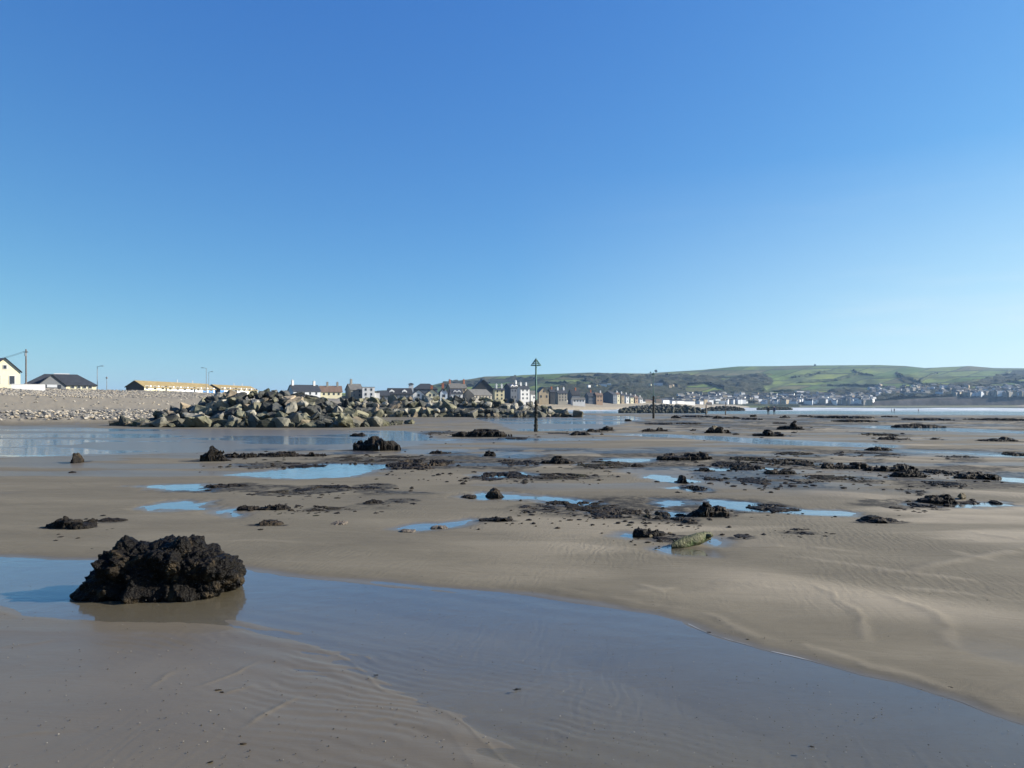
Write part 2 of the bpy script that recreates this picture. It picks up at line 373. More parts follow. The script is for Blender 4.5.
ML = [
 (73, 83, 452.5, 464, 's', 'small upright stump standing alone on sand at far left', dict(peaks=[(-.1, .5, 1)], depth=.5)),
 (198, 228, 444, 462, 's', 'knobbly stump with tall left side at the edge of the long pool', dict(peaks=[(0, .3, 1), (-.6, .3, .45), (.5, .4, .5)])),
 (226, 258, 450.5, 458.5, 'm', 'low mound trailing right of the knobbly stump', {}),
 (258, 304, 450, 457.5, 'm', 'flattish dark lumps between knobbly stump and big black mound', {}),
 (304, 326, 449, 457, 'm', 'rounded dark lump left below the big black mound', {}),
 (353, 400, 438.5, 451.5, 'm', 'big black flat topped mound in front of the near rock pile', dict(H=.62, peaks=[(0, 1.3, 1)])),
 (350, 367, 431.5, 436, 'm', 'small dark lump in water at foot of the near boulders', {}),
 (387, 467, 456.5, 470.5, 'f', 'wide rough peat ledge right of the largest mid beach puddle', dict(H=.20)),
 (330, 420, 456, 463, 'f', 'thin broken peat strip below the big black mound', {}),
 (240, 330, 463, 468, 'f', 'faint thin peat strip above the middle puddle', {}),
 (205, 245, 482, 488, 'm', 'low dark lumps at right tip of the left oval puddle', {}),
 (290, 352, 486, 494, 'f', 'flat dark peat sheet below the middle puddle', dict(H=.08)),
 (268, 312, 491.5, 495.5, 'f', 'thin dark peat streak left below the flat sheet', {}),
 (352, 386, 484, 491, 'f', 'small flat peat patch right of the flat dark sheet', {}),
 (238, 259, 503, 511, 'm', 'rounded dark lump beside the small puddle left of centre', {}),
 (256, 293, 501, 511, 'm', 'dark ragged mound right of the rounded lump', {}),
 (295, 344, 507, 513.5, 'f', 'flat thin peat tongue trailing right of the ragged mound', {}),
 (254, 284, 518.5, 527, 'm', 'small black humped lump above the large foreground stump', {}),
 (330, 348, 521, 526.5, 'm', 'tiny brown lump on open sand left of centre', dict(mat='b')),
 (361, 387, 498, 505.5, 'm', 'low brown and black mound at beach centre left', {}),
 (387, 412, 499.5, 503.5, 'f', 'thin flat strip right of low brown and black mound', {}),
 (43, 98, 513, 531, 'm', 'jagged dark mound on sand above the big foreground pool', dict(peaks=[(-.1, .5, 1), (.5, .4, .7), (-.65, .3, .6)])),
 (92, 126, 517, 524, 'm', 'thin dark tail right of the jagged mound', dict(H=.07)),
 (401, 416, 527, 533.8, 'm', 'rounded brown stone in a small puddle', dict(mat='b', name='stone', cat='stone', group='brown stones on the beach')),
 (429, 449, 524.5, 530.5, 'm', 'flatter brown stone right of the small puddle', dict(mat='b', name='stone', cat='stone', group='brown stones on the beach')),
 (453, 509, 429.5, 437.5, 'm', 'long flat topped black block left of the marker post', dict(H=.50, depth=1.2, peaks=[(0, 1.4, 1)])),
 (428, 450, 448.5, 454.5, 'm', 'low dark mound below the long black block', {}),
 (482, 496, 448, 456.5, 'm', 'small dark double lump beside the narrow puddle', {}),
 (539, 578, 454, 464.5, 'm', 'dark pointed mound near beach centre below marker post', dict(peaks=[(0, .35, 1), (.5, .4, .45), (-.6, .3, .4)])),
 (496, 541, 459, 466, 'f', 'flat peat spread left of the dark pointed mound', dict(H=.12)),
 (575, 630, 461, 469, 'f', 'flat peat spread right of the dark pointed mound', dict(H=.12)),
 (470, 532, 472.5, 481, 'f', 'flat dark peat around the narrow bright puddle', dict(H=.10)),
 (530, 600, 474, 480, 'f', 'thin faded peat streak at beach centre', {}),
 (461, 478, 493, 498.5, 'm', 'low dark lump left of the square brown stump', {}),
 (485.5, 503.5, 487.5, 498.5, 's', 'squat square brown stump in a bright puddle at centre', dict(peaks=[(0, .75, 1)], depth=.45)),
 (545, 569, 497.5, 504.5, 'm', 'dark peaked lump right of the square brown stump', {}),
 (481, 517, 513.5, 522.5, 'm', 'rounded dark cluster below the square brown stump', {}),
 (515, 560, 505, 516, 'f', 'flat broken peat between dark cluster and open puddles', {}),
 (560, 610, 503, 512, 'f', 'broken peat slab left of the large peat patch', {}),
 (583, 640, 506, 519, 'f', 'large broken peat patch left part', dict(H=.09)),
 (625, 672, 504, 522, 'f', 'large broken peat patch right part', dict(H=.10)),
 (688, 731, 499, 518.5, 'm', 'craggy dark mound with brown top beside right hand puddles', dict(peaks=[(-.2, .4, 1), (.5, .4, .75), (-.8, .2, .5)])),
 (684, 700, 517, 525.5, 'm', 'small black lump below the craggy dark mound', {}),
 (660, 692, 515.5, 523, 'f', 'flat black shelf left of the small black lump', dict(H=.10)),
 (630, 668, 526.5, 538, 'm', 'low black mound above the mossy log', dict(H=.15)),
 (652, 690, 536, 543, 'f', 'ragged peat crumbs between low black mound and mossy log', {}),
 (733, 756, 533.5, 539.5, 'm', 'small flat black lump right of the mossy log', {}),
 (777, 824, 530.5, 536.5, 'f', 'thin isolated dark strip on right sand', dict(H=.07)),
 (847, 902, 514, 525, 'm', 'low spreading dark mound on right sand', dict(peaks=[(0, .45, 1), (.6, .4, .5)])),
 (656, 711, 448.5, 461, 'm', 'long dark ridge shaped mound right of centre', dict(peaks=[(.75, .3, 1), (.2, .35, .75), (-.4, .35, .7), (-.8, .2, .6)])),
 (632, 645, 462, 468, 'm', 'small dark lump left below the ridge shaped mound', {}),
 (694, 714, 466.5, 472, 'm', 'small dark lump right below the ridge shaped mound', {}),
 (676, 688, 472.5, 484, 's', 'small pointed stump in the puddle right of centre', dict(peaks=[(-.1, .4, 1)], depth=.5)),
 (686, 706, 485, 491.5, 'f', 'dark diagonal peat strip below the small pointed stump', dict(H=.10)),
 (703, 731, 422.5, 433.5, 'm', 'dark mound with pale stone left of the twin humped mound', dict(peaks=[(.1, .3, 1), (-.5, .35, .6), (.7, .3, .5)])),
 (752, 785, 428, 436.5, 'm', 'dark twin humped mound right of centre far off', dict(peaks=[(-.05, .35, 1), (.65, .3, .6), (-.6, .3, .55)])),
 (778, 805, 420.5, 430, 's', 'stump with central knob and spreading base far off', dict(peaks=[(.1, .22, 1), (-.4, .6, .35), (.6, .3, .35)])),
 (891, 943, 422.5, 427.8, 'm', 'long low black mound far off at right', {}),
 (864, 892, 431.5, 436, 'f', 'thin far ledge left of the small far lumps', dict(H=.2)),
 (877, 908, 435.5, 440.3, 'm', 'low lumps on sand at right', dict(H=.22)),
 (930, 940, 437, 440, 'm', 'tiny dark lump alone on far right sand', {}),
 (975, 1017, 435.5, 442, 'm', 'wedge shaped mound rising to the right near the right edge', dict(peaks=[(.5, .35, 1), (-.1, .6, .5)])),
 (865, 892, 445, 451, 'm', 'black lump at end of the bright channel', {}),
 (940, 975, 456, 459, 'f', 'thin dark line beside the right hand channel', {}),
 (822, 872, 460, 470, 'm', 'rough dark peat ledge left half of the right hand bank', dict(H=.26)),
 (866, 916, 461, 472.5, 'm', 'rough dark peat ledge right half of the right hand bank', dict(H=.26)),
 (891, 926, 468, 478, 'm', 'humped peat lump below the right hand bank', {}),
 (925, 957, 468, 476, 'f', 'brown broken peat right of the humped lump', dict(H=.14)),
 (955, 1001, 473.5, 479.5, 'm', 'long thin dark mound near right edge', dict(H=.18)),
 (930, 964, 482.5, 487.5, 'f', 'thin dark sheet on right sand above the isolated mound', dict(H=.1)),
 (914, 960, 491.5, 504.5, 'm', 'isolated black mound with pale stone on right sand', dict(peaks=[(.35, .35, 1), (-.2, .5, .8)])),
 (955, 980, 500, 504.5, 'm', 'dark tail right of the isolated black mound', dict(H=.07)),
 (990, 1000, 500, 504.5, 'm', 'tiny lump near right edge beside the isolated mound', {}),
 (913, 935, 505, 510.5, 'f', 'thin dark patch below the isolated black mound', {}),
 (889, 903, 505.5, 511, 'f', 'little brown patch left below the isolated mound', dict(H=.07)),
 (900, 922, 489.5, 493.5, 'f', 'faint brown streak left above the isolated mound', {}),
 (730, 778, 455, 464, 'f', 'dark peat sheet left part of the wide middle band', dict(H=.16)),
 (712, 760, 462, 470, 'f', 'dark peat sheet beside the ridge shaped mound', dict(H=.16)),
 (764, 822, 458, 467, 'f', 'dark peat sheet right part of the wide middle band', dict(H=.17)),
 (762, 798, 467, 475, 'm', 'low dark lumps under the wide middle band', dict(H=.16)),
 (700, 730, 474, 481, 'f', 'peat patch beside the puddle right of centre', dict(H=.10)),
 (735, 800, 478, 485, 'f', 'faded peat streak below the wide middle band', {}),
 (800, 870, 476, 483, 'f', 'faded peat streak below the rough ledge', {}),
 (744, 797, 505, 512.5, 'f', 'thin peat streak in the right hand shallow puddle', dict(H=.06)),
 (780, 815, 452, 456, 'f', 'thin far peat streak above the wide middle band', dict(H=.1)),
 (831, 900, 452, 457, 'f', 'thin far peat streak under the channel lump', dict(H=.1)),
 (569, 592, 429.5, 435.5, 'm', 'dark lumps right of the marker post base', {}),
 (586, 603, 426.5, 432, 'm', 'low dark ledge right of the marker post lumps', {}),
 (600, 614, 424.5, 431, 'm', 'rounded far lump beyond the marker post lumps', {}),
 (548, 568, 430, 434, 'm', 'small dark lump close to the marker post base', dict(H=.12)),
 (642, 656, 427.5, 432, 'm', 'small far lump below the thin marker post', {}),
 (655, 668, 426, 431.5, 'm', 'twin far lump right below the thin marker post', {}),
 (690, 696, 427.5, 431, 'm', 'tiny far lump left of the mound with pale stone', {}),
 (625, 632, 417.5, 421.3, 'm', 'tiny far rock left of the thin marker post', {}),
 (670, 700, 421, 424.5, 'f', 'far thin ledge right of the thin marker post', dict(H=.28)),
 (645, 672, 421.5, 424.8, 'f', 'far thin ledge at foot of the thin marker post', dict(H=.28)),
 (671, 682, 414.5, 418.5, 'm', 'far dark lump just right of the thin marker post', {}),
 (682, 712, 414.5, 417.5, 'f', 'far dark ledge below the left wooden stake', dict(H=.5)),
 (713, 722, 414.5, 418.8, 'm', 'far small lump between the wooden stakes', {}),
 (722, 742, 415.5, 419, 'm', 'far low ledge right of the wooden stakes', dict(H=.4)),
 (750, 757, 413.8, 417, 'm', 'far small lump left of the two walkers', {}),
 (742, 762, 416.5, 420, 'f', 'far dark ledge below the two walkers', dict(H=.5)),
 (779, 790, 414.5, 418, 'm', 'far dark lump right of the two walkers', {}),
 (773, 786, 421, 424, 'f', 'far dark patch behind the knobbed stump', dict(H=.3)),
 (799, 812, 414, 417, 'f', 'far thin ledge right of the far dark lump', dict(H=.5)),
 (818, 866, 414.8, 418.8, 'f', 'long far ledge left part at right', dict(H=.65)),
 (838, 872, 418.5, 422.5, 'f', 'lower far ledge under the long far ledge', dict(H=.45)),
 (906, 945, 417.2, 420.8, 'f', 'far dark ledge above the long low black mound', dict(H=.5)),
 (975, 1020, 417.6, 421, 'f', 'far dark ledge near the right edge', dict(H=.5)),
 (884, 896, 415.5, 417.3, 'f', 'thin far dark ledge below the bathers', dict(H=.4)),
 (425, 455, 431, 434, 'f', 'thin dark streak left of the long black block', dict(H=.1)),
 (505, 530, 437, 439.5, 'f', 'thin dark streak right below the long black block', dict(H=.12)),
 (1010, 1060, 452, 458, 'f', 'dark peat streak cut by the right edge', dict(H=.12)),
]
def build_ground():
    tt = np.concatenate([np.linspace(-2.6, -.74, 60)[:-1], np.linspace(-.74, .74, 900), np.linspace(.74, 2.6, 60)[1:]])
    ys = np.concatenate([np.linspace(1700, 780, 60)[:-1], np.linspace(780, 560, 190)[:-1], np.linspace(560, 409, 330)[:-1]])
    Yr = F*CH/(ys-HY)
    Yr = np.concatenate([[-30, -5, .4], Yr, np.geomspace(F*CH/3.0, 1500, 60), np.geomspace(1600, 24000, 12)])
    T, Y = np.meshgrid(tt, Yr)
    X = T*np.maximum(np.abs(Y), 6+np.zeros_like(Y)) if False else T*np.where(Y < 3, 3, Y)
    z, f = base_z(X, Y)
    near = (Y < 140)
    zz = z.copy(); wet = np.zeros_like(z)
    fw = smooth(0, .02, f)
    # undulations of the beach
    un = .030*(fbm2(X*.16+3, Y*.42, 3, 5)-.45)+.012*(fbm2(X*.6, Y*1.3+X*.5, 4, 9)-.5)
    # low ridges left by the tide, right hand side
    ph = (Y*1.0+X*.62)+1.1*fbm2(X*.35, Y*.35, 3, 31)
    rid = (np.abs(np.sin(ph*1.5+2.2*fbm2(X*.22+7, Y*.3, 3, 32)))**4)*.035*smooth(.2, 2.2, X-.12*Y)*(fbm2(X*.5, Y*.5, 2, 40) > .0)*smooth(.30, .55, fbm2(X*.25, Y*.25, 2, 77))*smooth(4.4, 5.6, Y)*(1-smooth(18, 30, Y))
    und = np.clip(un, -.004, .05)+.012+rid
    sd = np.full(X.shape, 9.0); sd[near] = pool_sd(X[near], Y[near])
    fr = np.clip(Y/12, .35, 2.2)
    wp = (fbm2(X*1.1, Y*1.1, 4, 21)-.5)*.75*fr**.7*.55
    wp = wp+(fbm2(X*5, Y*3.5, 4, 22)-.5)*.42*smooth(9.5, 12, Y)
    sdw = sd+wp
    edge = np.clip(sdw*.032, -.035, .2)+.0004
    zpool = np.minimum(und, edge)
    bar = .05*smooth(.45, .56, fbm2(X*.09+Y*.03, Y*.20, 4, 123))*smooth(20, 30, Y)
    zpool = np.where(sdw < 0, np.minimum(zpool+bar, .006), zpool)
    # wet flat on the left of the near pool: barely above the water
    wl = smooth(7.0, 5.0, Y)*smooth(.9, -.2, X+.35*(Y-3.2))
    zpool = np.where(sdw > 0, np.minimum(zpool, .0035+(1-wl)*.2+.006*(fbm2(X*1.5, Y*3, 3, 90)-.45)), zpool)
    wln = smooth(8, 6, Y)*smooth(2.4, 1.2, X+.35*(Y-3.2))
    rp = np.sin((X*.9+Y*1.9)*13+7*fbm2(X*.8, Y*1.1, 3, 93)); rpm = smooth(.42, .62, fbm2(X*.7+3, Y*.9, 3, 94))
    zpool = zpool+wln*(.0028*rp*rpm*smooth(.9, .0, np.abs(sdw))+.0016*np.sin((X*.55+Y*1.2)*62+26*fbm2(X*1.3, Y*1.6, 4, 193))*smooth(.40, .58, fbm2(X*1.1+9, Y*1.3, 3, 194))*smooth(1.3, .0, np.abs(sdw+.05))*smooth(5.6, 4.6, Y)+.006*(fbm2(X*2.2, Y*4, 4, 95)-.5)*smooth(.5, 0, np.abs(sdw)))
    mixn = np.clip(1-smooth(95, 140, Y), 0, 1)*(1-fw)
    zz = z+mixn*zpool+(1-mixn)*.02*(fbm2(X*.2, Y*.2, 3, 8)-.5)*(Y < 400)
    zz += fw*np.clip(f*6, 0, 1)*(.22*(fbm2(X*.18, Y*.18, 3, 51)-.5)+.10*(fbm2(X*1.2, Y*1.2, 2, 52)-.5))*(Y < 700)
    # drift ridges left by the ebbing tide
    nr_ = (Y > 2.5) & (Y < 16); xr = X[nr_]; yr_ = Y[nr_]; rz = np.zeros_like(xr); rd = np.zeros_like(xr)
    xw = xr+.16*(fbm2(xr*2.5, yr_*2.5, 4, 301)-.5); yw = yr_+.25*(fbm2(xr*1.2, yr_*1.2, 3, 302)-.5)
    for hgt_, wid, dd_, pl in RIDGES:
        P0 = [(2*pl[0][0]-pl[1][0], 2*pl[0][1]-pl[1][1])]+list(pl)+[(2*pl[-1][0]-pl[-2][0], 2*pl[-1][1]-pl[-2][1])]; sm_ = []
        for i in range(1, len(P0)-2):
            for t in (0, .25, .5, .75): sm_.append(tuple(.5*(2*P0[i][k]+(P0[i+1][k]-P0[i-1][k])*t+(2*P0[i-1][k]-5*P0[i][k]+4*P0[i+1][k]-P0[i+2][k])*t*t+(3*P0[i][k]-P0[i-1][k]-3*P0[i+1][k]+P0[i+2][k])*t**3) for k in (0, 1)))
        q = [((a-CXP)/F*(F*CH/(b-HY)), F*CH/(b-HY)) for a, b in sm_+[pl[-1]]]; best = np.full(xr.shape, 9.); tt_ = np.zeros_like(xr); L_ = len(q)-1
        for i in range(L_):
            ax, ay = q[i]; dx, dy = q[i+1][0]-ax, q[i+1][1]-ay; t = np.clip(((xw-ax)*dx+(yw-ay)*dy)/(dx*dx+dy*dy), 0, 1)
            d_ = np.hypot(xw-ax-t*dx, yw-ay-t*dy); m_ = d_ < best; best = np.where(m_, d_, best); tt_ = np.where(m_, (i+t)/L_, tt_)
        e_ = np.exp(-(best/wid)**2)*np.sin(np.pi*np.clip(tt_, .03, .97))**.5*smooth(.32, .58, fbm2(xr*2.5, yr_*2.5, 4, 305))
        rz += hgt_*.42*e_; rd = np.maximum(rd, dd_*.5*e_)
    zz[nr_] += rz; rdr = np.zeros_like(zz); rdr[nr_] = rd
    # wetness
    streak = fbm2(X*.22+Y*.05, Y*.75, 5, 61)
    dried = np.clip(rid/.02, 0, 1)*.8+.9*smooth(.52, .68, fbm2(X*.18-Y*.1, Y*.55, 5, 141))*smooth(-.3, .35, (X-.2)/Y)*smooth(5, 8, Y)
    dried = np.maximum(np.maximum(dried, rdr), .9*smooth(.02, .08, f)*(f > 0))
    wet = smooth(.46, .60, streak)*.75*smooth(11, 16, Y)
    wet = np.maximum(wet, 1-smooth(0, .30*np.clip(Y/10, .6, 3), sdw)); wet = np.maximum(wet, wl)
    wet = np.maximum(wet, .55*smooth(.5, .62, fbm2(X*.5, Y*.5+X*.3, 4, 66))*smooth(6, 4.5, Y))
    wet = wet*(1-.6*rdr)
    wet = np.maximum(wet*(1-fw), .75*(1-smooth(0, .012, f))*(f > 0))
    wet = np.maximum(wet, smooth(150, 260, Y+.5*X)*(f <= 0)*.9)
    hgt = zz
    nz = fbm2(X*.12, Y*.12, 3, 71)
    shing = np.maximum(smooth(2.9, 3.9, hgt+1.2*(nz-.5)), smooth(.25, .5, hgt+.3*(nz-.5))*(1-smooth(.9, 1.5, hgt+.8*(nz-.5)))*.85)
    shing = np.maximum(shing,   .12*(f > 0)*smooth(.45, .6, fbm2(X*.3, Y*.3, 3, 72)))
    shing *= (Y < 330)
    PY = HY+F*CH/np.maximum(Y, .5); PX = CXP+F*X/np.maximum(Y, .5)
    env = 1.0*np.exp(-((PY-(464+.006*(PX-600)))/9.5)**2)*smooth(180, 330, PX)
    env = np.maximum(env, .9*np.exp(-((PY-(489))/6)**2-((PX-320)/150)**2)); env = np.maximum(env, .95*np.exp(-((PY-508)/9)**2-((PX-650)/115)**2))
    env = np.maximum(env, .6*np.exp(-((PY-509)/6)**2-((PX-300)/80)**2)); env = np.maximum(env, .7*np.exp(-((PY-482)/7)**2)*smooth(640, 760, PX)); env = np.maximum(env, .7*np.exp(-((PY-424)/7)**2)*smooth(620, 700, PX))
    env = np.maximum(env, .5*np.exp(-((PY-452)/4)**2)*smooth(100, 200, PX)); env = np.maximum(env, .6*np.exp(-((PY-506)/6)**2)*smooth(730, 800, PX)*smooth(980, 900, PX))
    peaty = smooth(.45, .53, fbm2(X*.55+4, Y*.40, 5, 97, .6)+.16*(env-.62))*smooth(.05, .4, env)*(PY < 540)
    sl_ = (Y > 6) & (Y < 160); sx_ = X[sl_]; sy_ = Y[sl_]; st = np.zeros_like(sx_); nn = fbm2(sx_*1.6, sy_*.9, 4, 401); n2_ = fbm2(sx_*.5, sy_*.35, 3, 402)
    for it_ in ML:
        if it_[6].get('mat'): continue
        c_ = (it_[0]+it_[1])/2; hw = (it_[1]-it_[0])/2*(1.35 if it_[4] == 'f' else 1.12)+4
        yb_ = max(it_[3], 409)+(1.5 if it_[4] == 'f' else .6); yt_ = max(it_[2] if it_[4] == 'f' else it_[3]-max(1.2, (it_[3]-it_[2])*.22), 408)-.6
        d0, d1 = F*CH/(yb_-HY), F*CH/(max(yt_, 408)-HY); cd = (d0+d1)/2; hd = max((d1-d0)/2, .12)
        e_ = 1-((sx_-(c_-CXP)/F*cd)/(hw/F*cd))**2-((sy_-cd)/hd)**2
        st = np.maximum(st, smooth(.0, .35, e_*.8+1.6*(nn-.5)+.5*(n2_-.5)-.05)*(e_ > -.6))
    pz = np.zeros_like(zz); pz[sl_] = st; peaty = np.maximum(peaty, pz*.95)
    gras = smooth(4, 22, np.interp(Y, *CRE)-X)*(Y > 0)
    V = np.stack([X, Y, zz], -1).reshape(-1, 3)
    Fc = grid_faces(len(Yr), len(tt))
    o = np_mesh('sand', V, Fc, mat_sand()); tag(o, kind='structure')
    o.name = 'beach_sand'
    add_attr(o, 'wet', np.clip(wet, 0, 1)); add_attr(o, 'shingle', np.clip(shing, 0, 1)*(1-gras)); add_attr(o, 'grassy', gras); add_attr(o, 'peaty', peaty); add_attr(o, 'dried', np.clip(dried, 0, 1))
    # pool water on the same grid
    Zf = (sd < 1.0*np.clip(Y/10, .5, 3)) & (Y < 140) & (sdw < .8)
    zf = Zf.ravel()[Fc].any(1)
    W = np.stack([X, Y, np.zeros_like(X)+z*0], -1).reshape(-1, 3)
    v, fc, u = compact(W, Fc[zf])
    w = np_mesh('tidal_pool_water', v, fc, mat_pool()); tag(w, kind='structure')
    ch = .03+.5*smooth(18, 24, Y)*smooth(-8, -22, X)*0+.0
    ch = np.where(Y > 20, .15, np.where(Y > 9, .09, .035+.05*smooth(.45, .7, fbm2(X, Y, 3, 55))))
    ch = np.where((Y > 24), .7, ch)
    add_attr(w, 'chop', ch.ravel()[u])
    return (X, Y, zz)
G = build_ground()

# sea
def build_sea():
    tt = np.linspace(-.2, 2.8, 700); ys = np.linspace(2.9*F/190, 2.9*F/3600, 500)
    Yr = np.concatenate([2.9*F/ys, np.geomspace(3700, 24000, 14)])
    T, Y = np.meshgrid(tt, Yr); X = T*Y
    z = np.full_like(X, -1.2)
    w = fbm2(X*.004, Y*.01, 3, 3)
    foam_or_glint = np.zeros_like(X)
    for (c, wd, a, cut) in ((345, 5, .10, .50), (430, 9, .30, .40), (560, 12, .5, .36), (700, 18, .6, .36), (860, 26, .7, .40)):
        dd = (Y+.28*X-c*1.12)+60*(w-.5)
        pr = np.exp(-(dd/wd)**2)*smooth(cut, cut+.1, fbm2(X*.006+c, Y*.004, 3, 13))
        z += a*pr; foam_or_glint = np.maximum(foam_or_glint, np.clip(1.6*np.exp(-((dd+wd*.6)/(wd*1.3))**2)*smooth(cut, cut+.1, fbm2(X*.006+c, Y*.004, 3, 13)), 0, 1))
    V = np.stack([X, Y, z], -1).reshape(-1, 3)
    o = np_mesh('sea', V, grid_faces(len(Yr), len(tt)), mat_sea()); tag(o, kind='structure'); add_attr(o, 'foam_or_glint', foam_or_glint)
build_sea()

# ------------------------------------------------------------------ hills
SKY = ([300, 420, 445, 471, 485, 511, 523, 550, 590, 607, 647, 658, 700, 738, 780, 804, 880, 906, 925, 947, 970, 994, 1024, 1150, 1400, 2000],
       [400, 388, 382, 379, 376.5, 376, 375, 374, 372.5, 373, 373.5, 372.5, 370, 366.4, 366, 365.5, 365, 366, 368, 367, 366, 368, 368.3, 372, 380, 396])
YB = ([300, 640, 700, 770, 2000], [1000, 1150, 1300, 1450, 1500])
YC = ([300, 500, 640, 760, 2000], [2000, 2300, 2500, 2900, 3200])
CL = ([0, 800, 840, 880, 930, 1024, 1400], [3.0, 3.0, 5, 9, 15, 24, 30])   # height of the cliff edge, metres
def hill_z(px, u):
    yb = np.interp(px, *YB); yc = np.interp(px, *YC); Y = yb+(yc-yb)*u
    zt = CH+(HY-np.interp(px, *SKY))/F*yc
    cl = np.interp(px, *CL)
    cliff = smooth(0, .012, u)
    z0 = np.where(px > 800, -3+(cl+3)*cliff, 3.0)
    s = u**.95
    n = (fbm2(px*.012, u*3.2, 4, 4)-.5)*46*np.sin(np.pi*np.clip(u, 0, 1))
    z = z0+(zt-cl)*s+n
    return Y, z
HPX = np.concatenate([np.linspace(300, 1060, 800), np.linspace(1060, 2300, 160)[1:]])
HU = np.concatenate([[-.0005], np.linspace(0, .02, 10), np.linspace(.02, 1.0, 230)[1:], [1.04, 1.12, 1.3]])
def hill_arr():
    P, U = np.meshgrid(HPX, HU)
    Y, z = hill_z(P, np.clip(U, 0, 1))
    Y = Y+np.where(U > 1, (U-1)*1500, 0); z = z-np.where(U > 1, (U-1)*120, 0)
    z = np.where(U < 0, -6, z)
    return P, U, (P-CXP)/F*Y, Y, z
def hill_pt(px, py):
    u = np.linspace(0, 1, 500); Y, z = hill_z(np.full(500, float(px)), u); yy = HY-F*(z-CH)/Y
    k = np.argmax(yy <= py) if (yy <= py).any() else 499
    return wx(px, Y[k]), Y[k], z[k]
def inpoly(px, py, P):
    ins = np.zeros(px.shape, bool)
    for i in range(len(P)):
        ax, ay = P[i]; bx, by = P[(i+1) % len(P)]
        ins ^= ((ay > py) != (by > py)) & (px < ax+(py-ay)*(bx-ax)/((by-ay) or 1e-9))
    return ins
WOODS = [[(585, 380), (600, 375.5), (640, 376), (690, 376), (735, 378), (762, 375), (775, 382), (757, 392), (724, 396), (722, 388), (700, 384), (686, 388), (690, 398), (620, 398), (600, 392)],
         [(440, 384), (470, 381), (512, 378), (540, 379), (545, 381), (500, 383), (450, 388)],
         [(640, 391), (760, 394), (860, 390), (905, 394), (1100, 382), (1100, 398), (880, 408), (600, 408)],
         [(560, 386), (640, 388), (640, 410), (540, 410), (540, 390)],
         [(896, 373), (906, 378), (920, 384), (945, 387), (1000, 377), (1024, 372), (1100, 370), (1100, 376), (1024, 380), (970, 388), (925, 388), (905, 383)]]
def build_hills():
    P, U, X, Y, z = hill_arr()
    py = HY-F*(z-CH)/Y
    wpx = P+6*(fbm2(P*.06, py*.3, 3, 5)-.5)*2; wpy = py+1.6*(fbm2(P*.07, py*.5, 3, 6)-.5)*2
    # patchwork of fields: each cell its own grass colour
    cx = np.floor((P+py*3.2)/31.0); cy = np.floor((py+P*.02)/5.5)
    h1 = _h(cx, cy, cx*0, 3); h2 = _h(cx, cy, cx*0, 9)
    c1 = np.array([.046, .082, .018]); c2 = np.array([.140, .172, .042]); c3 = np.array([.085, .082, .036])
    col = c1+(c2-c1)*h1[..., None]; col = np.where((h2 > .82)[..., None], c3, col)
    f1 = (P+py*3.2+5*(fbm2(P*.05, py*.2, 2, 8)-.5))/31.0; f2 = (py+P*.02+.9*(fbm2(P*.04, py*.1, 2, 9)-.5))/5.5
    e1 = np.abs(f1-np.round(f1))*31; e2 = np.abs(f2-np.round(f2))*5.5
    hd1 = (e1 < 1.1) & (_h(np.round(f1), np.floor(f2), cx*0, 21) > .30); hd2 = (e2 < .38) & (_h(np.floor(f1), np.round(f2), cx*0, 22) > .22)
    col = np.where((hd1 | hd2)[..., None], np.array([.022, .032, .014]), col)
    wood = np.zeros(P.shape, bool)
    for W in WOODS: wood |= inpoly(wpx, wpy, W)
    top = smooth(.93, .985, U)[..., None]
    col = col*(1-top*.4)+np.array([.08, .085, .035])*top*.4
    scrub = smooth(.52, .66, fbm2(P*.035, py*.22, 4, 12))*.6
    col = col*(1-scrub[..., None])+np.array([.050, .065, .03])*scrub[..., None]
    col = np.where(wood[..., None], np.array([.026, .032, .018]), col)
    cliff = ((U < .013) & (P > 800))[..., None]
    cc = np.array([.085, .075, .065])*(.6+.8*fbm2(P*.3, z*.1, 3, 2))[..., None]
    col = np.where(cliff, cc, col)
    col4 = np.concatenate([col, np.ones(col.shape[:-1]+(1,))], -1)
    Fc = grid_faces(len(HU), len(HPX))
    o = np_mesh('hill', np.stack([X, Y, z], -1).reshape(-1, 3), Fc, mat_land('hill_ground', 'cover')); tag(o, kind='structure'); add_attr(o, 'cover', col4, 'FLOAT_COLOR')
    # woodland canopy: a lumpy skin of tree crowns over the wooded ground
    n = fbm2(X*.045, Y*.03, 3, 33); gap = fbm2(X*.01, Y*.006, 3, 35)
    lift = np.where(wood & (U > .016) & (U < .97), 1+13*np.abs(n-.25)*(gap > .36), -6)
    m = (lift > 0).ravel()[Fc].all(1)
    v, fc, u = compact(np.stack([X, Y, z+lift], -1).reshape(-1, 3), Fc[m])
    wo = np_mesh('woodland', v, fc, mat_land('wood_canopy', 'cover', bs=1.0, bd=6, sc=.09))
    hh = vn2(X*.08, Y*.05, 3); wc = np.array([.020, .027, .013])+(np.array([.048, .046, .028])-np.array([.020, .027, .013]))*hh[..., None]
    wc = np.concatenate([wc, np.ones(wc.shape[:-1]+(1,))], -1).reshape(-1, 4)
    add_attr(wo, 'cover', wc[u], 'FLOAT_COLOR')
    tag(wo, 'dark bluish woodland covering the lower slopes of the far hills', 'woodland', kind='stuff')
build_hills()
HEDGE = simple('hedge_leaf', (.035, .045, .02), .95, .4, .2, 1, 1.5, spec=.1)
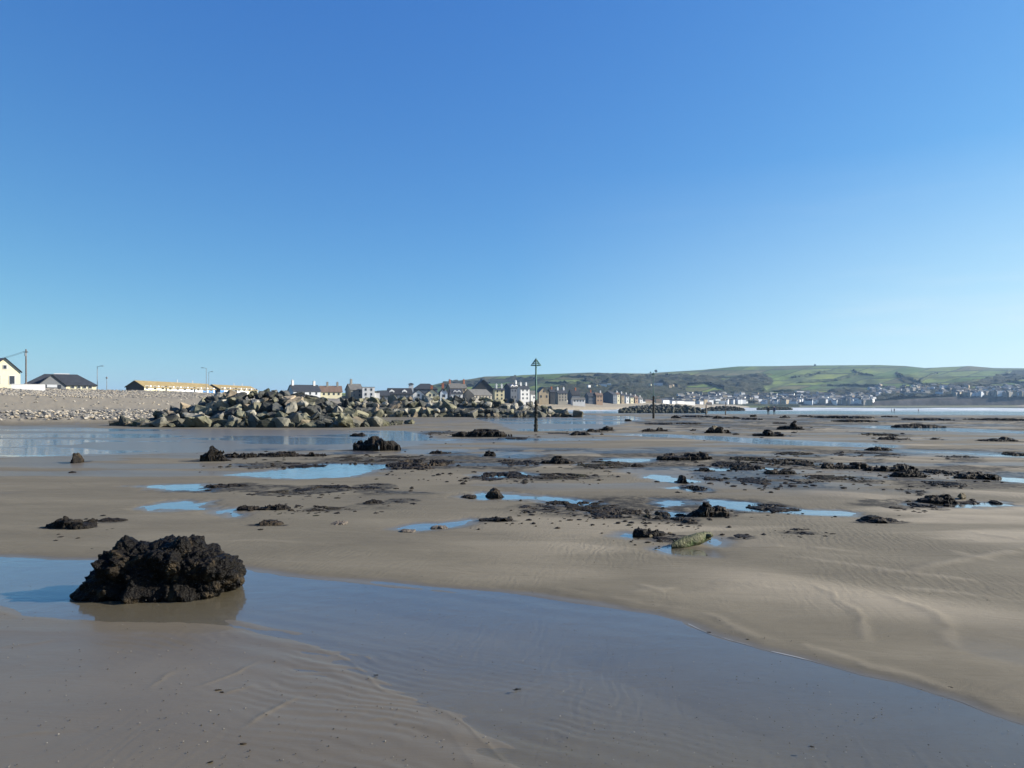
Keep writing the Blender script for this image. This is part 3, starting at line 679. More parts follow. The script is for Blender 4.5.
hedges = [([(791, 378), (806, 376), (828, 372)], 'short hedge climbing left end of the pale hill fields'), ([(796, 383), (835, 381), (850, 377), (862, 373)], 'hedge curving up through the left hill fields'),
 ([(853, 370), (858, 374), (875, 376)], 'small dark hedge tuft high on the central hill'), ([(896, 373), (906, 379), (922, 384.5), (945, 387)], 'thick hedge winding down the middle of the hill'),
 ([(945, 387), (975, 382), (1000, 377), (1010, 371)], 'thick hedge climbing the right hill field to the skyline'), ([(918, 383), (930, 376), (938, 373)], 'thin hedge branching upward on the right hill field'),
 ([(720, 381), (745, 376), (775, 375)], 'hedge along the upper edge of the wooded slope'), ([(757, 391), (800, 392), (850, 389)], 'hedge below the light field left of the hill centre'),
 ([(560, 377), (585, 377.5), (607, 380)], 'hedge crossing the hill right of the first marker post'), ([(545, 383), (575, 384), (600, 383.5)], 'lower hedge on the hill behind the tan gabled house'),
 ([(1000, 381), (1024, 384), (1060, 383)], 'hedge at the right edge above the hillside town'), ([(820, 386), (850, 386), (890, 387)], 'hedge between the lower green fields of the hill')]
for pts, lab in hedges:
    V = []; Fs = []
    P3 = []
    for (a, b) in zip(pts[:-1], pts[1:]):
        for k in range(14):
            t = k/14; P3.append(hill_pt(a[0]+(b[0]-a[0])*t, a[1]+(b[1]-a[1])*t+random.uniform(-.25, .25)))
    V = []; K = 9
    for i, p in enumerate(P3):
        w_ = (4+3.5*random.random())*(1 if 0 < i < len(P3)-1 else .2); hh = (3.5+4*random.random())*(1 if 0 < i < len(P3)-1 else .3)
        for k in range(K):
            a_ = math.pi*k/(K-1); jt = random.uniform(.75, 1.25)
            V.append((p[0]+random.uniform(-1.5, 1.5), p[1]-w_*math.cos(a_)*jt*1.6, p[2]-1+hh*math.sin(a_)*jt))
    o = np_mesh('hedgerow', V, grid_faces(len(P3), K), HEDGE, True); tag(o, lab, 'hedge', 'hedgerows on the far hills')
# trees on the skyline
def tree(px, py, h, lab, base=None):
    p = base or hill_pt(px, py)
    e = empty('tree', p); tag(e, lab, 'tree', 'single trees on the far hill')
    MB().bar((0, 0, -1), (0, 0, h*.5), h*.05, h*.03).build('trunk', simple('bark', (.08, .06, .04)), e)
    bm = bmesh.new()
    for i in range(140):
        th = random.random()*6.28; rr = random.random()**.5*h*.42; zz = h*(.35+.65*random.random())
        k = 1-((zz/h-.65)/.45)**2; k = max(k, .25); c = Vector((math.cos(th)*rr*k, math.sin(th)*rr*k, zz)); s = h*.12
        q = Matrix.Rotation(random.random()*6, 3, 'X') @ Matrix.Rotation(random.random()*6, 3, 'Z')
        vs = [bm.verts.new(c+q @ Vector(v)*s) for v in ((-1, -.6, 0), (1, -.5, .2), (.6, 1, 0), (-.7, .8, .2))]; bm.faces.new(vs)
    me = bpy.data.meshes.new('crown'); bm.to_mesh(me); bm.free(); me.materials.append(HEDGE); c = bpy.data.objects.new('crown', me); COL.objects.link(c); c.parent = e
tree(656, 373.2, 11, 'taller skyline tree just right of the thin far marker')
tree(650.5, 373.5, 6, 'lower skyline tree just left of the thin far marker')
tree(815, 366.4, 8, 'small lone tree on the skyline of the green hill')

# ------------------------------------------------------------------ buildings
W_ = lambda n, c, **k: simple('wall_'+n, tuple(x*.76 for x in c), .9, .10, .6, .1, .02, **k)
WALL = dict(cream=W_('cream', (.78, .72, .50)), white=W_('white', (.80, .79, .76)), grey=W_('grey', (.20, .21, .22)), brown=W_('brown', (.13, .105, .09)),
            stone=W_('stone', (.30, .28, .24)), tan=W_('tan', (.42, .34, .23)), pink=W_('pink', (.62, .36, .32)), yellow=W_('yellow', (.74, .66, .42)), dark=W_('dark', (.05, .055, .06)),
            slatewall=W_('slatewall', (.11, .13, .16)), pale=W_('pale', (.62, .64, .66)), orange=W_('orange', (.48, .33, .22)), blue=W_('blue', (.07, .20, .42)), ltblue=W_('ltblue', (.60, .68, .76)))
Rf = lambda n, c: simple('roof_'+n, tuple(x*.62 for x in c), .75, .25, .9, .4, .03)
ROOF = dict(slate=Rf('slate', (.045, .052, .065)), dark=Rf('dark', (.030, .032, .038)), olive=Rf('olive', (.34, .26, .12)), brown=Rf('brown', (.20, .135, .10)), grey=Rf('grey', (.17, .165, .15)), navy=Rf('navy', (.025, .03, .055)))
GLASS = simple('window_glass', (.03, .035, .045), .15, .2, 1, 0, spec=.5); FRAME = simple('window_frame', (.48, .48, .46), .5, .05, 1, 0)
BRICK = simple('chimney_brick', (.30, .12, .07), .9, .2, 3); TRIM = simple('white_trim', (.78, .78, .76), .6, .05, 1, 0)
def roof_mesh(w, dp, e, r, hip, oh=.35, th=.18):
    a = w/2+oh; b = dp/2+oh; s = (r-e)/(dp/2); eo = e-oh*s; rx = a-hip*(dp/2+oh) if hip else a
    P = [(-a, -b, eo), (a, -b, eo), (a, b, eo), (-a, b, eo), (-rx, 0, r), (rx, 0, r)]
    Q = [(x, y, z-th) for x, y, z in P]
    return P+Q, [(0, 1, 5, 4), (2, 3, 4, 5), (0, 4, 3), (1, 2, 5), (6, 10, 11, 7), (8, 11, 10, 9), (6, 9, 10), (7, 11, 8), (0, 6, 7, 1), (1, 7, 8, 2), (2, 8, 9, 3), (3, 9, 6, 0)] if hip else \
        [(0, 1, 5, 4), (2, 3, 4, 5), (6, 10, 11, 7), (8, 11, 10, 9), (0, 6, 7, 1), (2, 8, 9, 3), (1, 7, 11, 5), (5, 11, 8, 2), (0, 4, 10, 6), (4, 3, 9, 10)]
def house(name, label, cat, px0, px1, d, yb, ye, yr, wall='white', roof='slate', a=25, dp=8.0, gable=False, hip=0, chim=(), cm='white', win=(0, 0), dorm=(), group='houses along the sea front', door=False, detail=False, w=9.0, gwin=()):
    if d > 380: yr += (yb-yr)*.10; ye += (yb-ye)*.08
    ar = R(a); Wd = (px1-px0)*d/F
    if gable: dp = max(3.0, (Wd-w*math.sin(ar))/math.cos(ar)); rot = ar+math.pi/2
    else: w = max(2.5, (Wd-dp*math.sin(abs(ar)))/math.cos(ar)); rot = ar
    cx = wx((px0+px1)/2, d); zb0 = zp(yb, d); ze = zp(ye, d)-zb0; zr = zp(yr, d)-zb0
    gz = float(base_z(cx, d)[0]); low = min(0, gz-zb0-.5)
    t = empty(name, (cx, d, zb0), rot); tag(t, label, cat, group)
    x, y = w/2, dp/2
    if roof == 'flat':
        MB().box((0, 0, (ze+low)/2), (w, dp, ze-low)).build('wall', WALL[wall], t)
        MB().box((0, 0, ze+.1), (w+.2, dp+.2, .2)).build('roof', ROOF['grey'], t)
    else:
        if hip:
            MB().box((0, 0, (ze+low)/2), (w, dp, ze-low)).build('wall', WALL[wall], t)
        else:
            zt = zr-.2
            P = [(-x, -y, low), (-x, y, low), (-x, y, ze-.1), (-x, 0, zt), (-x, -y, ze-.1)]; P += [(-q[0], q[1], q[2]) for q in P]
            MB().solid(P, [(0, 1, 2, 3, 4), (5, 9, 8, 7, 6), (0, 4, 9, 5), (1, 6, 7, 2), (0, 5, 6, 1)]).build('wall', WALL[wall], t)
        rv, rf_ = roof_mesh(w, dp, ze, zr, hip)
        ro = MB().solid(rv, rf_).build('roof', ROOF[roof], t)
        for (fx, hh) in chim:
            hh *= .75
            c = MB().box((fx*w/2, 0, zr+hh/2-.4), (.9, 1.3, hh+.8)).box((fx*w/2, 0, zr+hh+.05), (1.05, 1.45, .12)).bar((fx*w/2, -.3, zr+hh), (fx*w/2, -.3, zr+hh+.45), .14).bar((fx*w/2, .35, zr+hh), (fx*w/2, .35, zr+hh+.45), .14)
            c.build('chimney', BRICK if cm == 'brick' else WALL['white'] if cm == 'white' else WALL['stone'], ro)
        for (fx, s) in dorm:
            dx = fx*w/2; zc = ze+(zr-ze)*.45
            P = [(dx-s, -y*.75, ze), (dx-s, -y*.75, zc), (dx, -y*.75, zc+s*.7), (dx+s, -y*.75, zc), (dx+s, -y*.75, ze)]; P += [(q[0], y*.1, q[2]) for q in P]
            dd = MB().solid(P, [(0, 1, 2, 3, 4), (5, 9, 8, 7, 6), (0, 5, 6, 1), (1, 6, 7, 2), (2, 7, 8, 3), (3, 8, 9, 4)]).build('dormer', [WALL['white']], ro)
            MB().box((dx, -y*.75-.04, (ze+zc)/2+.1), (s*1.1, .08, (zc-ze)*.6)).build('dormer_window', GLASS, t)
    nc, nr = win; nc = max(1, min(nc, int((dp if gable else w)/2.3))) if nc else 0
    for r_ in range(nr):
        for c_ in range(nc):
            X = (-1+2*(c_+.5)/nc)*x*.92; Z = ze*(.5 if nr == 1 else (r_+.55)/nr)
            if gable: f = MB().box((-x-.02, X*y/x, Z), (.10, .85, 1.2))
            else: f = MB().box((X, -y-.02, Z), (.85, .10, 1.2))
            if detail: 
                f = f.build('window', FRAME, t)
                (MB().box((-x-.05, X*y/x, Z), (.12, .66, 1.0)) if gable else MB().box((X, -y-.05, Z), (.66, .12, 1.0))).build('pane', GLASS, f)
            else: f.build('window', GLASS, t)
    for (gy, gz_, gw, gh) in gwin:
        f = MB().box((-x-.02, gy, gz_), (.1, gw, gh)).build('window', FRAME if detail else GLASS, t)
        if detail: MB().box((-x-.05, gy, gz_), (.12, gw-.25, gh-.25)).build('pane', GLASS, f)
    if door: MB().box((x*.1 if not gable else -x-.03, -y-.03 if not gable else 0, 1.05), (1, .1, 2.1) if not gable else (.1, 1, 2.1)).build('door', WALL['blue'], t)
    return t
# left: cream house with projecting gable
t = house('house', 'cream gabled house cut by the left edge of the photo', 'house', -34, 3, 168, 391, 369, 357.5, 'cream', 'navy', 36, 5, group=None, win=(3, 1), detail=True)
t = house('house', 'tall cream gable wing with two tall windows beside the utility pole', 'house', -7.5, 17, 162, 390, 370, 357.5, 'cream', 'navy', 38, gable=True, w=1.6, group=None, detail=True, gwin=((-1.3, 2.2, 1.1, 2.0), (1.2, 2.2, .9, 2.2), (0, 5.0, .8, 1.0)))
# garden wall
o = MB().box((0, 0, 0), ((42-15)*160/F*1.05, .3, 1.5)).box((0, 0, .79), ((42-15)*160/F+.1, .4, .1)).build('garden_wall', WALL['white']); o.location = (wx(28.5, 160), 160, zp(388, 160)); o.rotation_euler[2] = R(30); tag(o, 'low white garden wall between cream house and dark roofed bungalow', 'wall')
# bungalow
t = house('bungalow', 'bungalow with wide dark slate hipped roof and grey front gable', 'bungalow', 27, 95, 196, 391, 384.3, 374.2, 'cream', 'slate', 32, 8.5, hip=1, group=None, chim=(), win=(0, 0))
zb = zp(391, 196)
for k, X in enumerate((2.6, 4.0, 5.3, 6.6)):
    f = MB().box((X, -4.3, 1.15), (.85, .1, 1.0)).build('window', FRAME, t); MB().box((X, -4.34, 1.15), (.65, .1, .8)).build('pane', GLASS, f)
e_, r_ = zp(384.5, 190)-zb, zp(374.4, 190)-zb
P = [(-4.9, -8.2, -3), (1.0, -8.2, -3), (1.0, -8.2, e_), (-2, -8.2, r_-.15), (-4.9, -8.2, e_)]; P += [(q[0], -2, q[2]) for q in P]
MB().solid(P, [(0, 1, 2, 3, 4), (5, 9, 8, 7, 6), (0, 4, 9, 5), (1, 6, 7, 2), (2, 7, 8, 3), (3, 8, 9, 4)]).build('gable_wing', WALL['grey'], t)
ro = MB()
for s in (-1, 1): ro.solid([(-2, -8.5, r_), (-2+s*3.3, -8.5, e_-.3), (-2+s*3.3, 0, e_-.3), (-2, 0, r_), (-2, -8.5, r_-.2), (-2+s*3.3, -8.5, e_-.5), (-2+s*3.3, 0, e_-.5), (-2, 0, r_-.2)], [(0, 1, 2, 3), (4, 7, 6, 5), (0, 4, 5, 1), (1, 5, 6, 2), (2, 6, 7, 3), (3, 7, 4, 0)])
ro.build('wing_roof', ROOF['slate'], t)
for X in (-3.7, -.4): MB().box((X, -8.24, .9), (.7, .08, 1)).build('window', GLASS, t)
MB().box((-2.05, -8.27, 1.1), (2.2, .1, .7)).build('garage_door', WALL['pale'], t)
MB().box((.2, 3, r_+.35), (3.6, 2, .5)).build('flat_dormer', WALL['pale'], t)
# chalet terraces, long axis running away from the camera
def terrace(label, pxa, da, pxb, db, ye_a, yr_a, yb_a, cols, rm='olive'):
    A = Vector((wx(pxa, da), da, 0)); B = Vector((wx(pxb, db), db, 0)); L = (B-A).length; ang = math.atan2(B.y-A.y, B.x-A.x)
    z0 = zp(yb_a, da); t = empty('chalet_terrace', ((A.x+B.x)/2, (A.y+B.y)/2, z0), ang); tag(t, label, 'chalets', 'long low chalet terraces')
    e, r = zp(ye_a, da)-z0, zp(yr_a, da)-z0; dpt = 6.4; x, y = L/2, dpt/2
    P = [(-x, -y, -3), (-x, y, -3), (-x, y, e-.1), (-x, 0, r-.2), (-x, -y, e-.1)]; P += [(-q[0], q[1], q[2]) for q in P]
    MB().solid(P, [(0, 1, 2, 3, 4), (5, 9, 8, 7, 6), (0, 4, 9, 5), (1, 6, 7, 2), (0, 5, 6, 1)]).build('wall', WALL['brown'], t)
    v, f = roof_mesh(L, dpt, e, r, 0); ro = MB().solid(v, f).build('roof', ROOF[rm], t)
    for k in (.1, .55): MB().bar((x*k, 0, r-.1), (x*k, 0, r+.9), .12).build('vent_pipe', WALL['pale'], ro)
    n = len(cols)
    for i, c in enumerate(cols):
        xc = -x+(i+.5)*L/n; ww = L/n
        fp = MB().box((xc, -y-.06, e/2-.5), (ww-.03, .1, e+.9)).build('front_panel', WALL[c], t)
        fr = MB().box((xc-ww*.18, -y-.12, 1.3), (ww*.4, .06, 1.1)).build('window', FRAME, t)
        MB().box((xc-ww*.18, -y-.16, 1.3), (ww*.33, .05, .9)).build('pane', GLASS, fr)
        MB().box((xc+ww*.28, -y-.12, .95), (ww*.22, .06, 2.0)).build('door', WALL['pale' if i % 4 != 2 else 'dark'], t)
terrace('nearer chalet terrace with mustard roof and cream to blue front', 135, 230, 207, 266, 386.2, 380.3, 391.5, ['cream', 'yellow', 'cream', 'cream', 'white', 'pale', 'ltblue', 'white', 'blue', 'blue'])
terrace('farther chalet terrace with mustard roof and white front', 212, 270, 250, 296, 388.5, 384.3, 392.5, ['blue', 'white', 'dark', 'white', 'white', 'cream', 'white'])
H = house
H('house', 'slate roofed cottage with end gable and two chimneys, leftmost of the sea front', 'house', 287, 321, 350, 396, 391, 384.8, 'pale', 'slate', 32, 10, chim=((-.85, 2.6), (.75, 2.2)), win=(4, 1))
H('cottage', 'long cottage with brown tiled roof and two chimneys', 'cottage', 318, 343, 365, 396.5, 391.5, 385.8, 'cream', 'brown', 20, 8, chim=((-.3, 2.2), (.65, 2.2)), cm='stone', win=(5, 1))
H('house', 'grey stone house with steep roof and a tall chimney', 'house', 344, 364, 372, 397.5, 389.5, 383.8, 'stone', 'grey', 28, 10, chim=((-.5, 2.8),), cm='stone', win=(3, 2))
H('house', 'flat roofed bright white block beside the grey stone house', 'house', 361, 375.5, 366, 397, 387.5, 387.5, 'white', 'flat', 14, 6, win=(3, 2))
H('shed', 'small flat white outbuilding beside the bright white block', 'outbuilding', 375, 379, 366, 397.5, 392.8, 392.8, 'white', 'flat', 14, 2)
H('house', 'low dark roofed house between white block and dormered house', 'house', 376, 390, 385, 397.5, 395, 390, 'slatewall', 'slate', 22, 7, win=(3, 1))
H('house', 'dark roofed house with two white dormers', 'house', 386, 413, 392, 398, 393.5, 387, 'slatewall', 'dark', 18, 9, dorm=((-.75, 1.3), (.35, 1.3)), win=(5, 1))
t = H('chapel_tower', 'small white square tower above the dark roofs', 'tower', 408.5, 413.5, 405, 398, 382.5, 381.3, 'white', 'slate', 10, 2.0, hip=.9, group=None)
H('hall', 'broad dark hipped roof rising behind the white and cream gables', 'hall', 412, 438, 425, 398, 388, 382, 'slatewall', 'slate', 12, 10, hip=.8)
H('house', 'white gabled house at the foot of the broad dark roof', 'house', 411, 425, 402, 399, 393.5, 388.8, 'white', 'dark', 12, gable=True, w=8, gwin=((0, 2, 1.2, 1.4),))
H('house', 'cream gabled house right of the white gabled one', 'house', 423.5, 439, 402, 399, 393.5, 388, 'cream', 'dark', 12, gable=True, w=9, gwin=((-1, 2, 1, 1.3), (1, 2, 1, 1.3)), chim=((-.5, 2.2),), cm='brick')
H('house', 'pale blue and white gabled house with red brick chimney', 'house', 438, 448, 405, 399.5, 391.5, 387, 'ltblue', 'brown', 12, gable=True, w=8, gwin=((0, 2, 1.6, 1.4), (0, 5, 1, 1.2)), chim=((.2, 3.4),), cm='brick')
H('house', 'grey roofed terrace with tall red brick chimney at its right end', 'house', 446, 467, 430, 399, 387, 381.5, 'tan', 'grey', 20, 9, chim=((-.85, 2.6), (.9, 2.8)), cm='brick', win=(5, 2))
H('house', 'low white fronted house with dark dormered roof', 'house', 449, 463, 408, 399.5, 393, 387.5, 'white', 'slate', 14, 7, dorm=((-.3, 1), (.4, 1)), win=(4, 1))
H('house', 'drab stone gabled house with long pale roof', 'house', 462, 492, 415, 399.5, 394.5, 388, 'stone', 'grey', 42, 11, win=(5, 1))
H('hall', 'large dark boarded gable towering over the sea front', 'hall', 470, 494, 470, 399, 388.5, 377.8, 'dark', 'slate', 10, gable=True, w=14)
H('house', 'tall pale yellow house with two white chimneys', 'house', 493, 504.5, 455, 400.5, 389, 386.5, 'yellow', 'slate', 14, 5, chim=((-.5, 3), (.6, 3)), win=(4, 3))
H('house', 'slate hung terrace block between yellow and tall white houses', 'house', 503, 520, 480, 400.5, 387, 381.5, 'slatewall', 'slate', 30, 10, dorm=((-.4, 1.2), (.4, 1.2)), chim=((.9, 2.4),), win=(3, 2))
H('house', 'tall white house with three storeys left of the marker post', 'house', 517, 529.5, 470, 400.5, 387.5, 383.5, 'white', 'slate', 22, 6, chim=((-.6, 2.2), (.6, 2.2)), win=(5, 3))
H('house', 'small white house directly behind the marker post', 'house', 528, 537, 480, 401, 393, 389.5, 'white', 'grey', 18, 6, win=(3, 1))
H('house', 'tan gabled house just right of the marker post', 'house', 535, 548.5, 500, 401, 391.5, 385.5, 'tan', 'grey', 16, gable=True, w=9, gwin=((-2, 3, 1.1, 1.6), (2, 3, 1.1, 1.6), (0, 6.5, 1, 1.4)))
H('house', 'narrow dark house right of the tan gable', 'house', 547.5, 555, 520, 401, 391, 387.5, 'dark', 'slate', 18, 6, chim=((0, 2),), cm='brick', win=(2, 2))
H('house', 'stone house with two chimneys and slate roof', 'house', 553.5, 567, 530, 401.5, 392.5, 388.5, 'stone', 'slate', 22, 8, chim=((-.6, 2.2), (.7, 2.2)), win=(4, 3))
H('house', 'dark gabled house with white porch front', 'house', 568, 580, 560, 402, 394, 388.5, 'slatewall', 'dark', 20, 8, chim=((.3, 2),), cm='brick', win=(3, 1))
H('house', 'low white house in front of the dark gabled one', 'house', 571, 585, 540, 402.5, 399, 397, 'white', 'grey', 12, 5, win=(4, 1))
H('house', 'dark fronted house left of the orange house', 'house', 585, 596, 620, 402.5, 395.5, 391, 'slatewall', 'slate', 18, 8, chim=((0, 2.2),), cm='brick', win=(3, 2))
H('house', 'orange rendered house among dark ones', 'house', 594, 602.5, 620, 402.5, 394.5, 391.5, 'orange', 'brown', 15, 6, win=(3, 2), chim=((.6, 2),), cm='white')
H('house', 'big slate sided house at the head of the far row', 'house', 602, 617, 700, 403, 394, 389.8, 'slatewall', 'slate', 48, 13, win=(4, 3))
fr = [('cream', 'brown'), ('tan', 'slate'), ('white', 'slate'), ('cream', 'slate'), ('orange', 'brown'), ('white', 'grey')]
words = ['first', 'second', 'third', 'fourth', 'fifth', 'sixth']
for i, (wl_, rf_) in enumerate(fr):
    a0 = 614+i*4.6; H('house', f'{wl_} house, {words[i]} in the far row right of the big slate sided house', 'house', a0, a0+5.5, 715+i*22, 403, 393.5+i*1.0, 391+i*1.0, wl_, rf_, 24, 6, chim=((0, 1.6),), win=(3, 2))
# distant tiny houses of the hillside town
def tiny_mesh(w, dp, e, r, wall, roof):
    x, y = w/2, dp/2
    V = [(-x, -y, -4), (x, -y, -4), (x, y, -4), (-x, y, -4), (-x, -y, e), (x, -y, e), (x, y, e), (-x, y, e), (-x, 0, r), (x, 0, r)]
    me = bpy.data.meshes.new('hillside_house'); Fs = [(0, 1, 5, 4), (1, 2, 6, 9, 5), (2, 3, 7, 6), (3, 0, 4, 8, 7), (4, 5, 9, 8), (6, 7, 8, 9)]
    me.from_pydata(V, [], Fs); me.materials.append(WALL[wall]); me.materials.append(ROOF[roof])
    for i in (4, 5): me.polygons[i].material_index = 1
    return me
kinds = [(c, rf2, tiny_mesh(*s, c, rf2)) for c, rf2, s in (('white', 'slate', (10, 7, 4.8, 7.4)), ('white', 'grey', (14, 7, 5.2, 7.6)), ('cream', 'slate', (9, 7, 4.5, 7)), ('pale', 'slate', (16, 8, 5, 8)), ('tan', 'brown', (10, 7, 4.8, 7.2)), ('white', 'slate', (22, 8, 5.4, 8)), ('pale', 'grey', (9, 8, 5, 8)))]
def tiny(px, loc, area, grp):
    c, rf2, me = random.choice(kinds if px < 880 else [k_ for k_ in kinds if k_[0] in ('pale', 'tan', 'cream')])
    o = bpy.data.objects.new('hillside_house', me); COL.objects.link(o); o.location = loc; o.rotation_euler[2] = random.uniform(-.7, .7)+.25
    s = random.uniform(.6, .95)*(.75 if 'alone' in area else 1); o.scale = (s, s*.9, s*.85)
    nm = {'white': 'white', 'cream': 'cream', 'pale': 'pale grey', 'tan': 'tan'}[c]
    tag(o, f'tiny {nm} house with {"dark" if rf2=="slate" else "brown" if rf2=="brown" else "grey"} roof {area}', 'house', grp)
for i in range(100):
    px = random.uniform(628, 870); py = 404-6.5*random.random()**1.4
    x, y, z = hill_pt(px, py); tiny(px, (x, y, z+1.5), 'at the foot of the wooded slope', 'far town houses below the wooded slope')
for i in range(55):
    px = random.uniform(630, 740); d = random.uniform(880, 1120); x = wx(px, d)
    gz = float(base_z(x, d)[0])
    if gz > 3: tiny(px, (x, d, gz), 'in the low town behind the far beach', 'low town houses behind the far beach')
for i in range(110):
    px = random.uniform(790, 1030); py = random.uniform(394, 403) if px < 880 else random.uniform(388, 396)
    x, y, z = hill_pt(px, py); tiny(px, (x, y, z+2), 'on the hillside above the low cliffs', 'hillside town houses above the cliffs')
for px, py in ((589, 389), (596, 389), (603, 388.3), (609, 387.5), (650, 387.5), (655, 386.8), (660, 387), (670, 389.3), (673, 388)):
    x, y, z = hill_pt(px, py); tiny(px, (x, y, z+5), 'alone among the dark woods', 'houses among the dark woods')
rr_ = random.Random(77); V = []; Fs = []; MI = []
tm_ = [WALL['white'], WALL['pale'], WALL['tan'], WALL['stone'], ROOF['slate'], ROOF['grey']]
for i in range(520):
    px = rr_.uniform(680, 1040)
    if px > 880 and rr_.random() < .35: continue
    lo, hi = (396, 404) if px < 870 else (387, 396.5)
    x, y, z = hill_pt(px, lo+(hi-lo)*rr_.random()**.7); w2, d2, e2_, r2_ = rr_.uniform(3.5, 7), rr_.uniform(3, 4), rr_.uniform(3, 5), rr_.uniform(5, 7.5); z += 3; a_ = rr_.uniform(-.7, .7); b_ = len(V); c_, s_ = math.cos(a_), math.sin(a_)
    for (vx, vy, vz) in ((-w2, -d2, -6), (w2, -d2, -6), (w2, d2, -6), (-w2, d2, -6), (-w2, -d2, e2_), (w2, -d2, e2_), (w2, d2, e2_), (-w2, d2, e2_), (-w2, 0, r2_), (w2, 0, r2_)): V.append((x+vx*c_-vy*s_, y+vx*s_+vy*c_, z+vz))
    m1 = rr_.choice((0, 1, 1, 2, 3, 3) if px < 870 else (1, 2, 3, 3)); m2 = rr_.choice((4, 4, 5))
    for f_, m_ in (((0, 1, 5, 4), m1), ((1, 2, 6, 9, 5), m1), ((2, 3, 7, 6), m1), ((3, 0, 4, 8, 7), m1), ((4, 5, 9, 8), m2), ((6, 7, 8, 9), m2)): Fs.append(tuple(q+b_ for q in f_)); MI.append(m_)
me = bpy.data.meshes.new('distant_houses'); me.from_pydata(V, [], Fs); [me.materials.append(q) for q in tm_]; me.polygons.foreach_set('material_index', MI); o = bpy.data.objects.new('distant_houses', me); COL.objects.link(o)
tag(o, 'hazy mass of tiny houses packed along the foot of the far hills', 'houses', kind='stuff')
# sea wall along the crest
cy = np.arange(340, 800, 10.0); pts = [(float(np.interp(y, *CRE))+4, y, float(np.interp(y, *CZ))) for y in cy]
bm = bmesh.new(); prev = None
for p in pts:
    vs = [bm.verts.new((p[0]+dx, p[1], p[2]+dz)) for dx, dz in ((0, -2), (0, .75), (.5, .75), (.5, -2))]
    if prev:
        for k in range(3): bm.faces.new((prev[k], prev[k+1], vs[k+1], vs[k]))
    prev = vs
me = bpy.data.meshes.new('sea_wall'); bm.to_mesh(me); bm.free(); me.materials.append(simple('wall_concrete', (.36, .34, .29), .9)); o = bpy.data.objects.new('sea_wall', me); COL.objects.link(o)
tag(o, 'long low pale concrete sea wall in front of the sea front houses', 'sea wall')

# ------------------------------------------------------------------ poles
GREY = simple('galvanised', (.16, .17, .18), .5, .15, 3, 0, metal=.3); WOODP = simple('pole_wood', (.10, .08, .065), .9, .3, 3)
def pole_at(px, d, yb): return (wx(px, d), d, zp(yb, d)-1.5)
e = empty('utility_pole', pole_at(26, 160, 389)); tag(e, 'dark wooden utility pole between cream house and bungalow', 'utility pole')
MB().bar((0, 0, 0), (0, 0, 10.1), .17, .13).build('pole', WOODP, e); MB().box((0, 0, 9.5), (.9, .12, .14)).build('crossarm', WOODP, e)
MB().bar((.0, -.2, 8.6), (0, -.2, 9.3), .16).build('transformer', GREY, e)
for k, dx in enumerate((-.35, .35)):
    mb = MB(); A = Vector((dx, 0, 9.7)); B = Vector((-26, 14+k, 7.6)); pr = A
    for i in range(1, 13):
        t_ = i/12; q = A.lerp(B, t_); q.z -= 4*.7*t_*(1-t_); mb.bar(pr, q, .028, seg=5); pr = q
    mb.build('overhead_wire', GREY, e)
def lamp(px, d, yb, yt, arm, label, lant=False):
    e = empty('street_lamp', pole_at(px, d, yb)); tag(e, label, 'street lamp', 'street lamps on the promenade')
    h = (yb-yt)*d/F+1.5
    MB().bar((0, 0, 0), (0, 0, h), .10, .07).build('post', GREY, e)
    if lant: MB().ball((0, 0, h+.15), .28, (1, 1, .9)).build('lantern', GREY, e); MB().bar((0, 0, h+.3), (0, 0, h+.5), .3, .05).build('cap', GREY, e)
    else:
        MB().bar((0, 0, h-.05), (arm, 0, h+.15), .05).build('arm', GREY, e); MB().box((arm*1.25, 0, h+.13), (.8, .28, .16)).build('lamp_head', GREY, e)
lamp(97.3, 200, 388.5, 366.5, 1.0, 'tall street lamp right of the bungalow')
lamp(106.8, 200, 388.5, 378.5, 0, 'short lantern post between bungalow and chalets', True)
lamp(206.3, 235, 391, 368.2, -1.0, 'tall street lamp in front of the mustard roofed chalets')
lamp(208.8, 262, 391, 372, .9, 'slimmer street lamp just behind the tall chalet lamp')

TGREEN = simple('marker_green', (.045, .11, .09), .6, .25, 4, .2); WEED = simple('weed_black', (.018, .018, .014), .8, .4, 12, 1, .02)
def marker(px, d, h, hw, label, r0=.085, r1=.045, tm=.31, th=.43):
    x = wx(px, d); e = empty('marker_post', (x, d, 0)); tag(e, label, 'marker post', None)
    MB().bar((0, 0, -.4), (0, 0, h-th*.1), r0*.8, r1, 12).build('pole', TGREEN, e, True)
    mb = MB(); z = -.3
    mb.bar((0, 0, -.4), (0, 0, hw), r0*1.25, r0*1.0, 12)
    for i in range(46):
        a_ = random.random()*6.28; zz = random.random()**1.4*hw; mb.ball((math.cos(a_)*r0*1.05, math.sin(a_)*r0*1.05, zz), random.uniform(.03, .06), (1, 1, 1.6), 1)
    mb.build('weedy_sleeve', WEED, e)
    tp = empty('x', (0, 0, 0)); bpy.data.objects.remove(tp)
    top = MB(); n = 8
    top.bar((0, 0, h-th), (0, 0, h+.04), .022)
    ring = [(tm*math.cos(i*6.2832/n), tm*math.sin(i*6.2832/n), h-th) for i in range(n)]
    for i in range(n): top.bar(ring[i], ring[(i+1) % n], .022, seg=5); 
    topo = top.build('topmark', TGREEN, e)
    for i in range(n):
        MB().bar(ring[i], (0, 0, h), .020, seg=5).build('cone_rib', TGREEN, topo)
    ir = MB()
    for k in (.25, .5, .72):
        for i in range(n):
            f = lambda j: (ring[j % n][0]*(1-k), ring[j % n][1]*(1-k), h-th+th*k); ir.bar(f(i), f(i+1), .015, seg=4)
    ir.build('cone_ring', TGREEN, topo)
    return e
marker(536, 45.5, 4.52, 1.95, 'green marker post with conical cage topmark standing by the second rock groyne')
